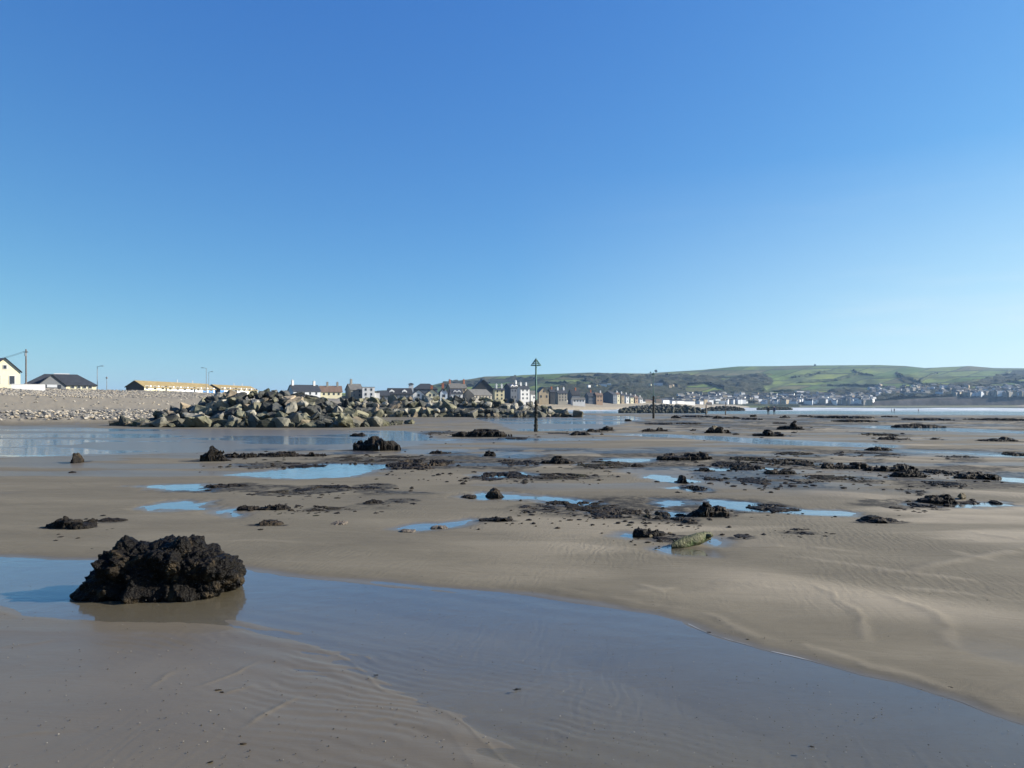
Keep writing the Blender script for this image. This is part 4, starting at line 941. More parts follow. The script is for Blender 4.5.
m2 = marker(653.5, 95, 5.9, 2.9, 'thin distant marker post with dark weedy base, second from the left', .12, .022, .20, .3)
for px, yt, yb, r, lab in ((706, 405, 414.6, .16, 'thick weathered wooden stake, left of two beyond the mounds'), (725.5, 402, 415, .09, 'thin leaning wooden stake, right of two beyond the mounds')):
    x, y, z = gpt(px, yb); h = (yb-yt)*y/F
    o = MB().bar((0, 0, -.3), (.04, 0, h), r, r*.75, 8).bar((0, 0, -.3), (0, 0, h*.35), r*1.35, r*1.1, 8).build('wooden_stake', WOODP, None, True); o.location = (x, y, z); tag(o, lab, 'stake', 'wooden stakes beyond the mounds')

# ------------------------------------------------------------------ boulders
RM = {'pale grey': mat_rock('rock_pale', (.235, .222, .185), (.11, .104, .076)), 'greenish': mat_rock('rock_greenish', (.175, .168, .118), (.075, .078, .043)),
      'tan': mat_rock('rock_tan', (.25, .205, .15), (.15, .125, .08)), 'dark grey': mat_rock('rock_dark', (.078, .08, .075), (.043, .046, .032)), 'blackish': mat_rock('rock_black', (.034, .035, .034), (.026, .032, .02))}
protos = []
for k in range(14):
    bm = bmesh.new(); rr = random.Random(k+100)
    sx, sy, sz = rr.uniform(.8, 1.25), rr.uniform(.75, 1.05), rr.uniform(.6, .9)
    for i in range(17):
        v = Vector((rr.uniform(-1, 1), rr.uniform(-1, 1), rr.uniform(-1, 1))); 
        m_ = max(abs(v.x), abs(v.y), abs(v.z)); v = v/m_*.5 if rr.random() < .55 else v.normalized()*.58
        bm.verts.new((v.x*sx, v.y*sy, v.z*sz))
    r_ = bmesh.ops.convex_hull(bm, input=bm.verts); bmesh.ops.delete(bm, geom=[g for g in r_['geom_interior'] if isinstance(g, bmesh.types.BMVert)], context='VERTS')
    bmesh.ops.bevel(bm, geom=list(bm.edges), offset=.022, segments=1, affect='EDGES', profile=.6)
    bmesh.ops.triangulate(bm, faces=bm.faces); bmesh.ops.subdivide_edges(bm, edges=bm.edges, cuts=2, use_grid_fill=True)
    co = np.array([v.co[:] for v in bm.verts]); n = fbm3(co[:, 0]*4.5+k, co[:, 1]*4.5, co[:, 2]*4.5, 4, 5, .6)-.5
    bm.normal_update()
    for v, q in zip(bm.verts, n): v.co += v.normal*float(q)*.17
    me = bpy.data.meshes.new('boulder'); bm.to_mesh(me); bm.free(); me.materials.append(RM['pale grey']); protos.append(me)
ONES = ['', 'first', 'second', 'third', 'fourth', 'fifth', 'sixth', 'seventh', 'eighth', 'ninth', 'tenth', 'eleventh', 'twelfth', 'thirteenth', 'fourteenth', 'fifteenth', 'sixteenth', 'seventeenth', 'eighteenth', 'nineteenth']
CARD = {2: 'twenty', 3: 'thirty', 4: 'forty', 5: 'fifty'}; TENTH = {2: 'twentieth', 3: 'thirtieth', 4: 'fortieth', 5: 'fiftieth'}
def ordn(n): return ONES[n] if n < 20 else (TENTH[n//10] if n % 10 == 0 else CARD[n//10]+'-'+ONES[n % 10])
ROWN = ['front', 'second', 'third', 'fourth', 'fifth', 'top', 'rear']
def groyne(toe, top, rows, spacing, size, run, pile, group, weights, px_range, seed, rear=True):
    rr = random.Random(seed); px0, px1 = px_range
    for r_ in range(rows+(1 if rear else 0)):
        v = r_/(rows-1) if r_ < rows else 1.35; items = []
        px = px0+rr.uniform(0, 6)
        while px < px1:
            Y0 = float(np.interp(px, *toe)); hgt = CH+(HY-float(np.interp(px, *top)))/F*(Y0+run)
            zt = hgt*(1-(1-min(v, 1))**1.35) if v <= 1 else hgt*.55
            s = size*(.55+.85*rr.random()**1.5)*(1.0 if r_ else .95)
            frac = np.clip(hgt/1.9, 0, 1)
            runl = run*(.25+.75*frac)
            Y = Y0+v*runl+rr.uniform(-.25, .25)
            if not (hgt < .75 and r_ > 1) and not (hgt < 1.3 and r_ > 2):
                zc = max(zt-s*.42, s*.18)+rr.uniform(-.08, .1) if r_ else s*rr.uniform(.12, .3)
                items.append((wx(px, Y), Y, zc, s, px))
            px += spacing*F/Y*rr.uniform(.7, 1.25)
        for i, (X, Y, Z, s, px) in enumerate(items):
            me = rr.choice(protos); o = bpy.data.objects.new('boulder', me); COL.objects.link(o)
            wts = weights(px, v)
            c = rr.choices(list(RM), wts)[0]
            gz = max(0, float(base_z(X, Y)[0]))
            o.location = (X, Y, Z+gz); o.rotation_euler = (rr.uniform(-.5, .5), rr.uniform(-.5, .5), rr.uniform(0, 6.28)); o.scale = (s*rr.uniform(.9, 1.25), s*rr.uniform(.85, 1.1), s*rr.uniform(.8, 1.1))
            o.material_slots[0].link = 'OBJECT'; o.material_slots[0].material = RM[c]
            sz = 'large' if s > size*1.1 else 'small' if s < size*.8 else 'mid-sized'
            row = ('rear' if r_ == rows else 'top' if r_ == rows-1 else ROWN[r_])
            tag(o, f'{sz} {c} boulder, {ordn(i+1)} from left in the {row} row of {pile}', 'boulder', group)
    # rubble packed inside the heap
    xs = np.linspace(px0, px1, 90); V = []; Fs = []
    prof = [(-.02, -.3), (.1, .0), (.4, .45), (.75, .75), (1.0, .84), (1.3, .5), (1.6, -.3)]
    for px in xs:
        Y0 = float(np.interp(px, *toe)); hgt = max(.1, CH+(HY-float(np.interp(px, *top)))/F*(Y0+run)); runl = run*(.25+.75*min(1, hgt/1.9))
        for v, q in prof:
            Y = Y0+.3+v*runl; V.append((wx(px, Y), Y, max(0, hgt-.45)*q+(-.1)+.15*rr.random()))
    o = np_mesh('rubble', V, grid_faces(len(xs), len(prof)), RM['dark grey'], False); tag(o, f'small dark rubble packed under the boulders of {pile}', 'rubble', kind='stuff')
toeA = ([111, 150, 342, 380, 416], [61, 55.5, 54, 57.5, 67])
topA = ([108, 130, 150, 178, 200, 215, 235, 256, 280, 300, 325, 342, 355, 383, 416], [421, 413.5, 410.5, 406.5, 401, 395.5, 391, 389.5, 390, 392.5, 397.5, 401.5, 406, 413, 423])
def wA(px, v):
    if px < 190: return (2, 2, 4, 3, 1) if v < .3 else (1, 2, 1, 5, 3)
    if v > .75: return (1, 2, 1, 4, 4) if px < 330 else (2, 3, 2, 2, 1)
    return (3, 4, 1.6, 4, 2)
groyne(toeA, topA, 7, .84, .98, 5.5, 'the nearer rock pile', 'boulders of the nearer rock pile', wA, (114, 410), 3)
toeB = ([330, 413, 565, 600], [104, 106, 107, 104]); topB = ([330, 340, 413, 482, 511, 536, 554, 569, 582], [397.5, 397.3, 397.0, 396.4, 399.0, 402.5, 406.5, 411.5, 415])
groyne(toeB, topB, 4, 1.16, 1.34, 5.5, 'the farther rock pile', 'boulders of the farther rock pile', lambda px, v: (4, 3, 1.2, 3, 2) if v > .3 else (6, 3, 2, 2, .6), (338, 582), 9, False)
# far groynes: too small to count stone by stone
def far_groyne(pxa, pxb, d, zb_, ht, lab, seed):
    rr = random.Random(seed); bm = bmesh.new()
    for i in range(int((pxb-pxa)*5)):
        f = rr.random(); px = pxa+(pxb-pxa)*f; env = math.sin(math.pi*min(1, max(.0, f*.92+.04)))**.6
        z = zb_+ht*env*rr.random(); Y = d+(z-zb_)*1.4+rr.uniform(0, 1.5); s = rr.uniform(.7, 1.5)
        m_ = Matrix.Translation((wx(px, Y), Y, z)) @ Matrix.Rotation(rr.random()*6, 4, Vector((rr.random(), rr.random(), .5)).normalized()) @ Matrix.Diagonal((s*1.2, s, s*.8, 1))
        bmesh.ops.create_icosphere(bm, subdivisions=1, radius=.75, matrix=m_)
    me = bpy.data.meshes.new('far_boulders'); bm.to_mesh(me); bm.free(); me.materials.append(RM['dark grey']); o = bpy.data.objects.new('far_boulders', me); COL.objects.link(o)
    tag(o, lab, 'boulders', kind='stuff')
far_groyne(620, 706, 300, -1.2, 3.0, 'dark heap of boulders behind the thin marker post', 1)
far_groyne(704, 745, 430, -1.3, 2.3, 'small dark heap of boulders right of the thin marker post', 2)
far_groyne(757, 792, 520, -1.3, 2.2, 'farthest dark heap of boulders at the water edge behind the walkers', 3)

# shingle stones on the bank
def scatter(name, pts, sizes, mats, label, cat, flat=.6, seed=0):
    r_ = np.random.default_rng(seed)
    ico = bmesh.new(); bmesh.ops.create_icosphere(ico, subdivisions=1, radius=1); B = np.array([v.co[:] for v in ico.verts]); Fb = np.array([[v.index for v in f.verts] for f in ico.faces]); ico.free()
    n = len(pts); nb = len(B)
    jit = 1+.35*(r_.random((n, nb, 1))-.5); sc = np.stack([sizes*r_.uniform(.8, 1.3, n), sizes*r_.uniform(.7, 1.1, n), sizes*flat*r_.uniform(.6, 1.1, n)], -1)[:, None, :]
    a_ = r_.random(n)*6.28; V = B[None]*jit*sc; c, s = np.cos(a_)[:, None], np.sin(a_)[:, None]
    V = np.stack([V[..., 0]*c-V[..., 1]*s, V[..., 0]*s+V[..., 1]*c, V[..., 2]], -1)+pts[:, None, :]
    Fc = (Fb[None]+(np.arange(n)*nb)[:, None, None]).reshape(-1, 3)
    o = np_mesh(name, V.reshape(-1, 3), Fc, mats[0], False)
    for m_ in mats[1:]: o.data.materials.append(m_)
    mi = np.repeat(r_.integers(0, len(mats), n), len(Fb)).astype(np.int32); o.data.polygons.foreach_set('material_index', mi)
    tag(o, label, cat, kind='stuff'); return o
sm = [simple('stone_a', (.255, .235, .20), .9), simple('stone_b', (.17, .155, .13), .9), simple('stone_c', (.08, .08, .08), .9), simple('stone_d', (.28, .24, .18), .9)]
n = 90000; px = rng.uniform(-200, 330, n); Yq = rng.uniform(66, 260, n)**1.0; Xq = (px-CXP)/F*Yq; zq, fq = base_z(Xq, Yq)
nzq = fbm2(Xq*.12, Yq*.12, 3, 71)
keep = ((zq+1.2*(nzq-.5) > 3.3) & (fq < 1)) & (rng.random(n) < .5) | ((zq+.3*(nzq-.5) > .3) & (zq < 1.1) & (rng.random(n) < .35)) | ((fq > .03) & (fq < 1) & (rng.random(n) < .010))
keep &= (np.interp(Yq, *CRE)-Xq < 3)
sel = np.where(keep)[0][:16000]
scatter('shingle_stones', np.stack([Xq[sel], Yq[sel], zq[sel]+.04], -1), rng.uniform(.10, .26, len(sel)), sm, 'grey rounded shingle stones heaped on the storm beach', 'shingle', .6, 3)

# ------------------------------------------------------------------ peat and stumps
PEAT = mat_peat('peat_dark', (.004, .0036, .003), (.015, .012, .009), (.045, .033, .02), .12, .65, 5, .04)
PEATB = mat_peat('peat_brown', (.008, .007, .0055), (.030, .024, .017), (.032, .033, .016), .1, .8, 6, .03)
STUMPM = mat_peat('stump_bark', (.0015, .0013, .0012), (.0065, .005, .0036), (.055, .040, .022), .12, .5, 16, .03)
STONEB = mat_peat('stone_brown', (.06, .048, .036), (.13, .105, .078), (.08, .07, .045), .3, .7, 12, .02)
GREENW = mat_peat('mossy_wood', (.03, .034, .016), (.11, .11, .05), (.03, .065, .014), .3, .7, 9, .03)
def mound(px0, px1, yt, yb, kind, label, name=None, cat=None, group=None, mat=None, peaks=None, seed=None, H=None, depth=None):
    global _ms; _ms += 1; sd_ = seed or _ms*13
    cxp = (px0+px1)/2; X0, Yb_, z0 = gpt(cxp, yb)
    w = (px1-px0)*Yb_/F; wpx = px1-px0
    if kind == 'f':
        Yt = gpt(cxp, yt+ .6)[1]; dep = min(Yt-Yb_, w*1.6)+.1; h = H or min(.16, .05+.0022*Yb_)
    else:
        dep = depth or min(max(.5*w, .25), 2.2); Yc_ = Yb_+dep/2; h = (H or max(.06, CH-(yt-HY)/F*Yc_-z0))*(.84 if kind == 'm' else 1)
    nx = int(np.clip(wpx*1.9, 34, 200)); ny = int(np.clip(nx*.5, 22, 80))
    a, b = np.meshgrid(np.linspace(-1.15, 1.15, nx), np.linspace(-1.15, 1.15, ny))
    X = a*w/2; Y = b*dep/2; sc = 1/max(.25, min(w, 3)*.28); s2 = sc
    ws = .75
    wa = a+ws*(fbm2(X*s2*1.3+sd_, Y*s2*1.3, 5, sd_, .62)-.5); wb = b+ws*1.3*(fbm2(X*s2*1.3, Y*s2*1.3+sd_, 5, sd_+5, .62)-.5)
    m_ = 1.0-(np.abs(wa)**2.4+np.abs(wb)**2.4)
    n1 = fbm2(X*sc*1.2+9, Y*sc*1.2, 5, sd_+2, .6); rg = 1-np.abs(2*fbm2(X*sc*1.9, Y*sc*1.9+3, 4, sd_+7, .6)-1)
    if kind == 'f':
        z = h*.44*(np.clip(m_, 0, 1)**.25)*np.clip(9*(n1-.47), -1, 1)*(.65+.5*rg)
        z = np.where(m_ <= 0, -.04, z)
    else:
        lump = .42+.62*smooth(.32, .66, n1)+.16*(rg-.6)
        z = h*np.clip(m_, 0, 1)**.42*lump
        if kind == 's' or peaks:
            pk = peaks or [(random.uniform(-.4, .4), .35, 1.0)]
            e_ = 0
            for (p0, wd, am) in pk: e_ = np.maximum(e_, am*np.exp(-np.abs((a+.25*(n1-.5)-p0)/wd)**2.8))
            z = np.clip(m_, 0, 1)**.28*h*np.clip(.22*lump+.80*e_*(.55+.55*lump), 0, 1.15)
        z = np.where(m_ <= .02, -.05, z)
    fine = (vn2(X*sc*9, Y*sc*9, sd_)-.5)*h*.16; z = np.where(z > 0, z+fine, z)
    if kind != 'f':
        z = np.where(z > 0, z*.86+.045*h*np.sin(z/h*17+3*n1), z)
        q1 = fbm3(X/h*.9, Y/h*.9, z/h*3.2, 3, sd_+3)-.5; q2 = fbm3(X/h*.9+7, Y/h*.9, z/h*3.2, 3, sd_+4)-.5
        X = X+q1*h*.55*(z > .01); Y = Y+q2*h*.55*(z > .01)
    V = np.stack([X, Y, z], -1).reshape(-1, 3); Fc = grid_faces(ny, nx); k = (z > .003).ravel()[Fc].any(1)
    if not k.any(): return
    v, fc, _ = compact(V, Fc[k])
    v[:, 2] = np.maximum(v[:, 2], -.05)
    nm = name or {'f': 'peat_bed', 'm': 'peat_mound', 's': 'tree_stump'}[kind]
    o = np_mesh(nm, v, fc, mat or (PEATB if kind == 'f' and _ms % 2 else PEAT), wpx > 60 and False)
    yc_ = Yb_+dep/2
    o.location = (wx(cxp, yc_), yc_, z0-.005 if Yb_ < 100 else z0+.02)
    tag(o, label, cat or {'f': 'peat bed', 'm': 'peat mound', 's': 'tree stump'}[kind], group or {'f': 'flat peat beds on the beach', 'm': 'dark peat mounds on the beach', 's': 'ancient tree stumps on the beach'}[kind])
    return o
_ms = 0
for a in ML:
    kw = dict(a[6])
    if kw.get('mat') == 'b': kw['mat'] = STONEB
    mound(*a[:6], **kw)
# pale stones lying on mounds
for px, py, s, lab in ((957.5, 499, .16, 'pale angular stone on right side of the isolated black mound'), (714.5, 431.5, .5, 'pale stone at the foot of the dark far mound'), (668, 534.5, .05, 'small pale stone beside the low black mound'), (649, 536, .05, 'small tan stone left of the mossy log')):
    x, y, z = gpt(px, py); o = bpy.data.objects.new('stone', protos[3]); COL.objects.link(o); o.location = (x, y-.1, z+s*.4); o.scale = (s*1.4, s, s*.9); o.rotation_euler = (.3, .2, 1)
    o.material_slots[0].link = 'OBJECT'; o.material_slots[0].material = RM['tan']; tag(o, lab, 'stone', 'pale stones beside the mounds')

# mossy log
def log():
    x, y, z = gpt(692, 546); y = F*CH/(546-HY)
    e = empty('mossy_log', (wx(692, y), y, 0), 0); tag(e, 'short mossy green log lying across a puddle right of centre', 'log')
    n, k = 46, 20; V = []
    for i in range(n):
        t = i/(n-1); cx = -.25+.50*t; cz = .02+.075*t**1.3; r = .022+.050*math.sin(math.pi*min(1, t*.85+.08))+.012*t
        for j in range(k):
            a_ = j*6.2832/k; nn = float(fbm3(np.array(cx*7.), np.array(math.cos(a_)*1.3), np.array(math.sin(a_)*1.3), 4, 3)); rr_ = r*(.62+.8*nn)
            V.append((cx+.02*math.cos(a_), .22*t-.1+rr_*math.cos(a_)*1.25, cz+rr_*math.sin(a_)*.95))
    V = np.array(V); Fs = []
    for i in range(n-1):
        for j in range(k): Fs.append((i*k+j, i*k+(j+1) % k, (i+1)*k+(j+1) % k, (i+1)*k+j))
    V = np.vstack([V, V[:k].mean(0), V[-k:].mean(0)]); me_f = [tuple(f) for f in Fs]+[(n*k, (j+1) % k, j, j) for j in range(0)]
    me = bpy.data.meshes.new('log_body'); me.from_pydata([tuple(v) for v in V], [], me_f+[((j+1) % k, j, n*k) for j in range(k)]+[((n-1)*k+j, (n-1)*k+(j+1) % k, n*k+1) for j in range(k)]); me.materials.append(GREENW)
    for p in me.polygons: p.use_smooth = True
    o = bpy.data.objects.new('log_body', me); COL.objects.link(o); o.parent = e
    MB().bar((-.18, -.08, .03), (-.24, -.06, .09), .018, .006).build('branch_stub', GREENW, e, True)
    MB().bar((.18, .05, .10), (.25, .03, .12), .03, .014).build('branch_stub', GREENW, e, True)
log()

# the large stump in the foreground pool
def big_stump():
    nu, nv = 620, 300
    th = np.linspace(-math.pi, math.pi, nu, endpoint=False); ph = np.linspace(-math.pi/2, math.pi/2, nv)
    TH, PH = np.meshgrid(th, ph)
    def sp(c, e): return np.sign(c)*np.abs(c)**e
    ux = sp(np.cos(PH), .50)*sp(np.cos(TH), .72); uy = sp(np.cos(PH), .50)*sp(np.sin(TH), .80); uz = sp(np.sin(PH), .60)
    tx = np.array([-.745, -.65, -.6, -.546, -.43, -.39, -.295, -.12, .035, .1, .19, .26, .39, .546, .64, .70, .745]); tz = np.array([.03, .07, .13, .21, .31, .385, .425, .40, .42, .41, .44, .39, .385, .38, .32, .25, .19])
    X = ux*.635; top = np.interp(X, tx, tz)-.035
    Yd = uy*(.36-.05*np.cos(X*3))+.03*X
    base = np.interp(X, [-.75, .3, .5, .62, .70, .75], [0, 0, .02, .09, .15, .17])
    Z = np.where(uz > 0, uz*(top-.04-base)+.04+base, .04+base+uz*.12)
    nx, ny, nz = ux, uy, uz*.8; ln = np.sqrt(nx**2+ny**2+nz**2)+1e-6; nx, ny, nz = nx/ln, ny/ln, nz/ln
    d = .13*(fbm3(X*4.2+5, Yd*4.2, Z*4.2, 3, 1)-.5)
    w1 = worley3(X*6.5, Yd*6.5, Z*6.5, 3); w2 = worley3(X*19+4, Yd*19, Z*19, 8); w3 = worley3(X*42+4, Yd*42, Z*42, 18)
    d += .105*(.58-w1)+.040*(.6-w2)+.014*(.6-w3)
    d += .04*(fbm3(X*14, Yd*14, Z*22, 4, 22, .6, True)-.6)
    # grooves along the old root grain
    d += .018*np.sin((Z*34+X*9)+5*fbm3(X*4, Yd*4, Z*3, 2, 44))*fbm3(X*6, Yd*6, Z*6, 2, 45)
    # deep hollows on the front
    for (hx, hz, r_, am) in ((.12, .17, .12, .07), (-.22, .12, .10, .06), (.42, .10, .12, .07), (-.45, .16, .08, .05), (-.05, .26, .09, .05), (.28, .30, .08, .04)):
        d -= am*np.exp(-(((X-hx)/r_)**2+((Z-hz)/(r_*.8))**2))*(Yd < 0)
    X = X+nx*d; Y = Yd+ny*d; Z = Z+nz*d
    # small pinnacle on top
    k = np.exp(-((X-.19)/.06)**2-((Y)/.14)**2)*(Z > .25); Z = Z+k*.012*(.7+.6*vn3(X*30, Y*30, Z*30, 4))
    k = np.exp(-((X+.30)/.05)**2-((Y+.02)/.12)**2)*(Z > .25); Z = Z+k*.02
    V = np.stack([X, Y, Z], -1).reshape(-1, 3)
    i = np.arange(nu*nv).reshape(nv, nu); j = np.roll(i, -1, 1)
    Fc = np.stack([i[:-1], j[:-1], j[1:], i[1:]], -1).reshape(-1, 4)
    e = empty('tree_stump', (wx(162.5, 6.42), 6.42, 0)); tag(e, 'large craggy black tree stump standing in the foreground pool', 'tree stump')
    np_mesh('trunk', V, Fc, STUMPM, True, e)
    def root(p, name='root', r0=.05):
        V = []; k_ = 14; P = [Vector(q) for q in p]; n_ = 26; Q = []
        for s in range(n_):
            t = s/(n_-1)*(len(P)-1); a_ = int(min(t, len(P)-2)); Q.append(P[a_].lerp(P[a_+1], t-a_))
        for s, q in enumerate(Q):
            r = r0*(1-.75*s/n_)
            for c in range(k_):
                an = c*6.2832/k_; nn = float(vn3(np.array(q.x*16), np.array(q.y*16+math.cos(an)*2), np.array(q.z*16+math.sin(an)*2), 3)); rr_ = r*(.6+.8*nn)
                V.append((q.x+rr_*.3*math.cos(an), q.y+rr_*math.cos(an), q.z+rr_*math.sin(an)))
        i = np.arange(n_*k_).reshape(n_, k_); j = np.roll(i, -1, 1); np_mesh(name, V, np.stack([i[:-1], j[:-1], j[1:], i[1:]], -1).reshape(-1, 4), STUMPM, True, e)
    root([(.58, 0, .17), (.66, -.06, .12), (.70, -.1, .07)], r0=.06)
big_stump()

# crumbs of peat scattered among the beds
PX_, PY_ = [], []
for it_ in ML:
    if it_[3] < 430 or it_[6].get('mat') or it_[1] > 1015: continue
    k_ = int((it_[1]-it_[0])*(.75 if it_[4] == 'f' else .35)); c_ = (it_[0]+it_[1])/2
    PX_.append(rng.normal(c_, (it_[1]-it_[0])*.48, k_)); PY_.append(it_[3]-.5+rng.normal(0, max(1.3, (it_[3]-it_[2])*.45), k_))
px = np.concatenate(PX_); yy = np.maximum(np.concatenate(PY_), 428); Yq = F*CH/(yy-HY); Xq = (px-CXP)/F*Yq
kk = np.where(pool_sd(Xq, Yq) > -.05)[0]
scatter('peat_debris', np.stack([Xq[kk], Yq[kk], np.full(len(kk), .012)], -1), (.008+.040*rng.random(len(kk))**2.2)*np.clip(Yq[kk]/10, 1, 4), [PEAT, PEATB, PEAT], 'dark peat crumbs scattered between the peat beds', 'peat debris', .5, 8)
# thin pale strip, its colour imitating sun glint on the foreground pool's far edge
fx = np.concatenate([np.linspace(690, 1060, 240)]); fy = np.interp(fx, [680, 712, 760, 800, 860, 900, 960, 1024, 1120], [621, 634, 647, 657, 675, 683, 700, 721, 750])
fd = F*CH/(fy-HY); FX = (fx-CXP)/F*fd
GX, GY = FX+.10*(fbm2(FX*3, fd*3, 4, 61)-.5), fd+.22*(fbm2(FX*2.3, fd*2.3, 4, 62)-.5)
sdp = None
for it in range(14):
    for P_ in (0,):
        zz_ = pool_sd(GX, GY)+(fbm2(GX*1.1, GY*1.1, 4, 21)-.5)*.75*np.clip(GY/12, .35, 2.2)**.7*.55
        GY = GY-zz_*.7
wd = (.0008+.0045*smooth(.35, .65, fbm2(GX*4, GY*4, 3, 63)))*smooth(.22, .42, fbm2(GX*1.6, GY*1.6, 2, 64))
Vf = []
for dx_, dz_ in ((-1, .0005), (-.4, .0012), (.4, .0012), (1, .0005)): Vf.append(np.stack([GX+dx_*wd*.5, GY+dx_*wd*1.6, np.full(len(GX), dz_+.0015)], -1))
o = np_mesh('foam_or_glint', np.stack(Vf, 0).reshape(-1, 3), grid_faces(4, len(GX)), simple('glint_pale', (.21, .215, .22), .6, .15, 40, .3, .002)); tag(o, 'thin pale strip imitating sun glint along the edge of the foreground pool', 'foam_or_glint', kind='stuff')
# shell grit and tiny pebbles on the near sand
ng = 1500; gy = rng.uniform(540, 790, ng); gx = rng.uniform(-60, 1090, ng); Yq = F*CH/(gy-HY); Xq = (gx-CXP)/F*Yq
scatter('shell_grit', np.stack([Xq, Yq, np.full(ng, .0135)-.006*(Yq < 5)], -1), rng.uniform(.0015, .0045, ng), [simple('grit_dark', (.03, .026, .02), .8), simple('grit_dark', (.03, .026, .02)), simple('shell_pale', (.19, .175, .145), .6)], 'fine shell grit and pebble specks on the near wet sand', 'shell grit', .6, 18)
# small specks on the near sand
specs = [(676, 609), (709, 633), (742, 634), (884, 648), (902, 660), (904, 661), (950, 688), (952, 689), (812, 748), (515, 691), (518, 690), (218, 691), (222, 693), (210, 763), (243, 745), (376, 676), (395, 561), (482, 562), (484, 564), (596, 561), (748, 640), (862, 628), (985, 640), (884, 650)]
for i, (px, py) in enumerate(specs):
    d = F*CH/(py-HY); o = bpy.data.objects.new('weed_scrap', protos[i % 14]); COL.objects.link(o); o.location = (wx(px, d), d, .006); s = random.uniform(.008, .017); o.scale = (s*2.2, s*.9, s*.5); o.rotation_euler[2] = random.uniform(-.6, .6)
    o.material_slots[0].link = 'OBJECT'; o.material_slots[0].material = PEAT; tag(o, 'tiny dark scrap of weed lying on the wet sand in the foreground', 'weed scrap', 'weed scraps on the near sand')

# ------------------------------------------------------------------ people
SKIN = simple('skin', (.45, .28, .20), .6, .1, 5, 0); CO = [simple('coat_black', (.02, .022, .028), .8), simple('coat_blue', (.03, .05, .12), .8), simple('coat_red', (.10, .03, .03), .8)]; TR = simple('trousers', (.025, .028, .035), .8)
def person(px, py, h, face, stride, coat, label):
    x, y, z = gpt(px, py)
    if z < -1.2: y = F*(CH+1.22)/(py-HY); x = wx(px, y); z = -1.22
    J = [(0, 0, .95), (0, 0, 1.2), (0, 0, 1.42), (0, 0, 1.52), (0, .02, 1.66), (0, .01, 1.76)]; rad = [.15, .14, .13, .055, .10, .07]; E = [(0, 1), (1, 2), (2, 3), (3, 4), (4, 5)]
    for s in (-1, 1):
        b = len(J); st = stride*s
        J += [(s*.10, 0, .90), (s*.11, st*.5, .50), (s*.11, st, .09), (s*.11, st+.16, .05)]; rad += [.10, .065, .045, .04]; E += [(0, b), (b, b+1), (b+1, b+2), (b+2, b+3)]
        b = len(J); J += [(s*.20, 0, 1.40), (s*.25, -st*.3, 1.12), (s*.25, -st*.6+.08, .88), (s*.25, -st*.6+.12, .79)]; rad += [.065, .05, .038, .035]; E += [(2, b), (b, b+1), (b+1, b+2), (b+2, b+3)]
    me = bpy.data.meshes.new('person'); me.from_pydata(J, E, []); me.update(); o = bpy.data.objects.new('tmp', me); COL.objects.link(o)
    md = o.modifiers.new('s', 'SKIN'); me.skin_vertices[0].data[0].use_root = True
    for i, r_ in enumerate(rad): me.skin_vertices[0].data[i].radius = (r_, r_*(.75 if i < 3 else 1))
    sb = o.modifiers.new('u', 'SUBSURF'); sb.levels = 2; sb.render_levels = 2
    dg = bpy.context.evaluated_depsgraph_get(); m2_ = bpy.data.meshes.new_from_object(o.evaluated_get(dg)); bpy.data.objects.remove(o)
    m2_.name = 'person'; m2_.materials.clear()
    for q in (SKIN, coat, TR, CO[0]): m2_.materials.append(q)
    for p in m2_.polygons:
        c = p.center; p.use_smooth = True
        p.material_index = (3 if (c.z > 1.68 or (c.y < .0 and c.z > 1.56)) else 0) if c.z > 1.50 else 1 if c.z > .86 else (0 if abs(c.x) > .19 and c.z > .7 else 2)
    o = bpy.data.objects.new('person', m2_); COL.objects.link(o); o.location = (x, y, z); o.rotation_euler[2] = face; s = h/1.78; o.scale = (s, s, s)
    tag(o, label, 'person', None)
person(768.3, 415.2, 1.74, 2.9, .16, CO[0], 'person in dark clothes walking on wet sand, left of the walking pair')
person(774.2, 415.0, 1.82, 2.7, .2, CO[1], 'person in dark coat walking on wet sand, right of the walking pair')
person(891.5, 412.2, 1.70, 1.2, .12, CO[0], 'person at the surf edge, left one of the close pair')
person(894.2, 412.4, 1.80, -1.0, .16, CO[0], 'person at the surf edge, right one of the close pair')
person(918.5, 412.6, 1.65, .6, .1, CO[2], 'person standing alone in front of the surf, right of the close pair')

# ------------------------------------------------------------------ air
HZ = True
if HZ:
    m, nt, out = newmat('air'); pv = N(nt, 'ShaderNodeVolumePrincipled'); pv.inputs['Color'].default_value = (.42, .66, 1.0, 1); pv.inputs['Density'].default_value = .00007; pv.inputs['Anisotropy'].default_value = .2
    nt.links.new(pv.outputs[0], out.inputs['Volume'])
    o = MB().box((5000, 11000, 93), (84000, 26400, 210)).build('haze', m); tag(o, 'thin blue air between the beach and the far hills', 'haze', kind='stuff')

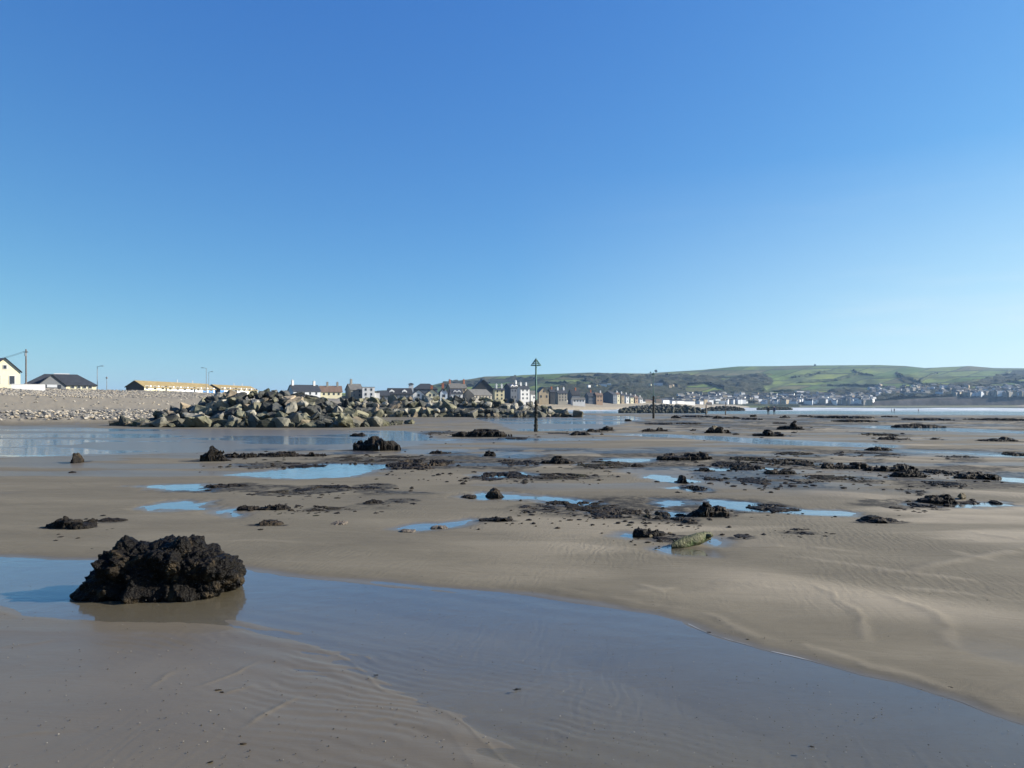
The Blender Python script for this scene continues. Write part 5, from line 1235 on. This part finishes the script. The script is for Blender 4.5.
# ------------------------------------------------------------------ light, sky, camera
EL, AZ = 25.0, 88.0     # sun height, and its bearing clockwise from straight ahead
S = Vector((math.sin(R(AZ))*math.cos(R(EL)), math.cos(R(AZ))*math.cos(R(EL)), math.sin(R(EL))))
sl = bpy.data.lights.new('sun', 'SUN'); sl.energy = 5.0; sl.angle = R(.5); sl.color = (1, .93, .82); so = bpy.data.objects.new('sun', sl); COL.objects.link(so)
so.rotation_euler = S.to_track_quat('Z', 'Y').to_euler()
w = bpy.data.worlds.new('World'); scn.world = w; w.use_nodes = True; nt = w.node_tree
for n_ in list(nt.nodes): nt.nodes.remove(n_)
wo = nt.nodes.new('ShaderNodeOutputWorld'); bg = nt.nodes.new('ShaderNodeBackground'); bg.inputs[1].default_value = .10
sky = nt.nodes.new('ShaderNodeTexSky'); sky.sky_type = 'NISHITA'; sky.sun_disc = False; sky.sun_elevation = R(EL); sky.sun_rotation = R(AZ); sky.altitude = 0; sky.air_density = .8; sky.dust_density = .5; sky.ozone_density = 4.0
tc = nt.nodes.new('ShaderNodeTexCoord'); mp = nt.nodes.new('ShaderNodeMapping'); mp.inputs['Scale'].default_value = (1.6, 1.6, 14); mp.inputs['Rotation'].default_value = (0, R(-9), 0)
nt.links.new(tc.outputs['Generated'], mp.inputs['Vector'])
ns = noise(nt, 1.7, 5, .55, vec=mp.outputs[0]); cf = ramp(nt, ns, [(.48, (0, 0, 0)), (.72, (1, 1, 1))])
sx = nt.nodes.new('ShaderNodeSeparateXYZ'); nt.links.new(tc.outputs['Generated'], sx.inputs[0])
mr = N(nt, 'ShaderNodeMapRange'); mr.inputs[1].default_value = .0; mr.inputs[2].default_value = .60; nt.links.new(sx.outputs[0], mr.inputs[0])
mz = N(nt, 'ShaderNodeMapRange'); mz.inputs[1].default_value = .30; mz.inputs[2].default_value = .06; nt.links.new(sx.outputs[2], mz.inputs[0])
ff = mth(nt, 'MULTIPLY', mth(nt, 'ADD', .46, mth(nt, 'MULTIPLY', cf, .26)), mth(nt, 'MULTIPLY', mr.outputs[0], mz.outputs[0]))
sc_ = nt.nodes.new('ShaderNodeSeparateColor'); nt.links.new(sky.outputs[0], sc_.inputs[0]); cc_ = nt.nodes.new('ShaderNodeCombineColor')
side = mth(nt, 'ADD', .96, mth(nt, 'MULTIPLY', sx.outputs[0], .18))
for ch, (kk_, gg) in enumerate(((.64, 1.20), (.60, .91), (.465, .43))):
    q_ = mth(nt, 'MULTIPLY', mth(nt, 'POWER', mth(nt, 'MULTIPLY', sc_.outputs[ch], .1), gg), kk_*10)
    nt.links.new(mth(nt, 'MULTIPLY', q_, side), cc_.inputs[ch])
nt.links.new(mixc(nt, ff, cc_.outputs[0], (3.4, 3.7, 3.85)), bg.inputs[0]); nt.links.new(bg.outputs[0], wo.inputs[0])
cam = bpy.data.cameras.new('camera'); co_ = bpy.data.objects.new('camera', cam); COL.objects.link(co_); scn.camera = co_
cam.sensor_width = 36; cam.lens = 36*F/1024; cam.shift_y = (HY-384)/1024; cam.clip_start = .05; cam.clip_end = 60000
co_.location = (0, 0, CH); co_.rotation_euler = (R(90), 0, 0)
vs = scn.view_settings; vs.view_transform = 'Standard'; vs.look = 'None'; vs.exposure = 1.25; vs.gamma = 1; vs.use_curve_mapping = False
scn.cycles.max_bounces = 6; scn.cycles.volume_bounces = 0; scn.cycles.transparent_max_bounces = 12; scn.cycles.caustics_reflective = False
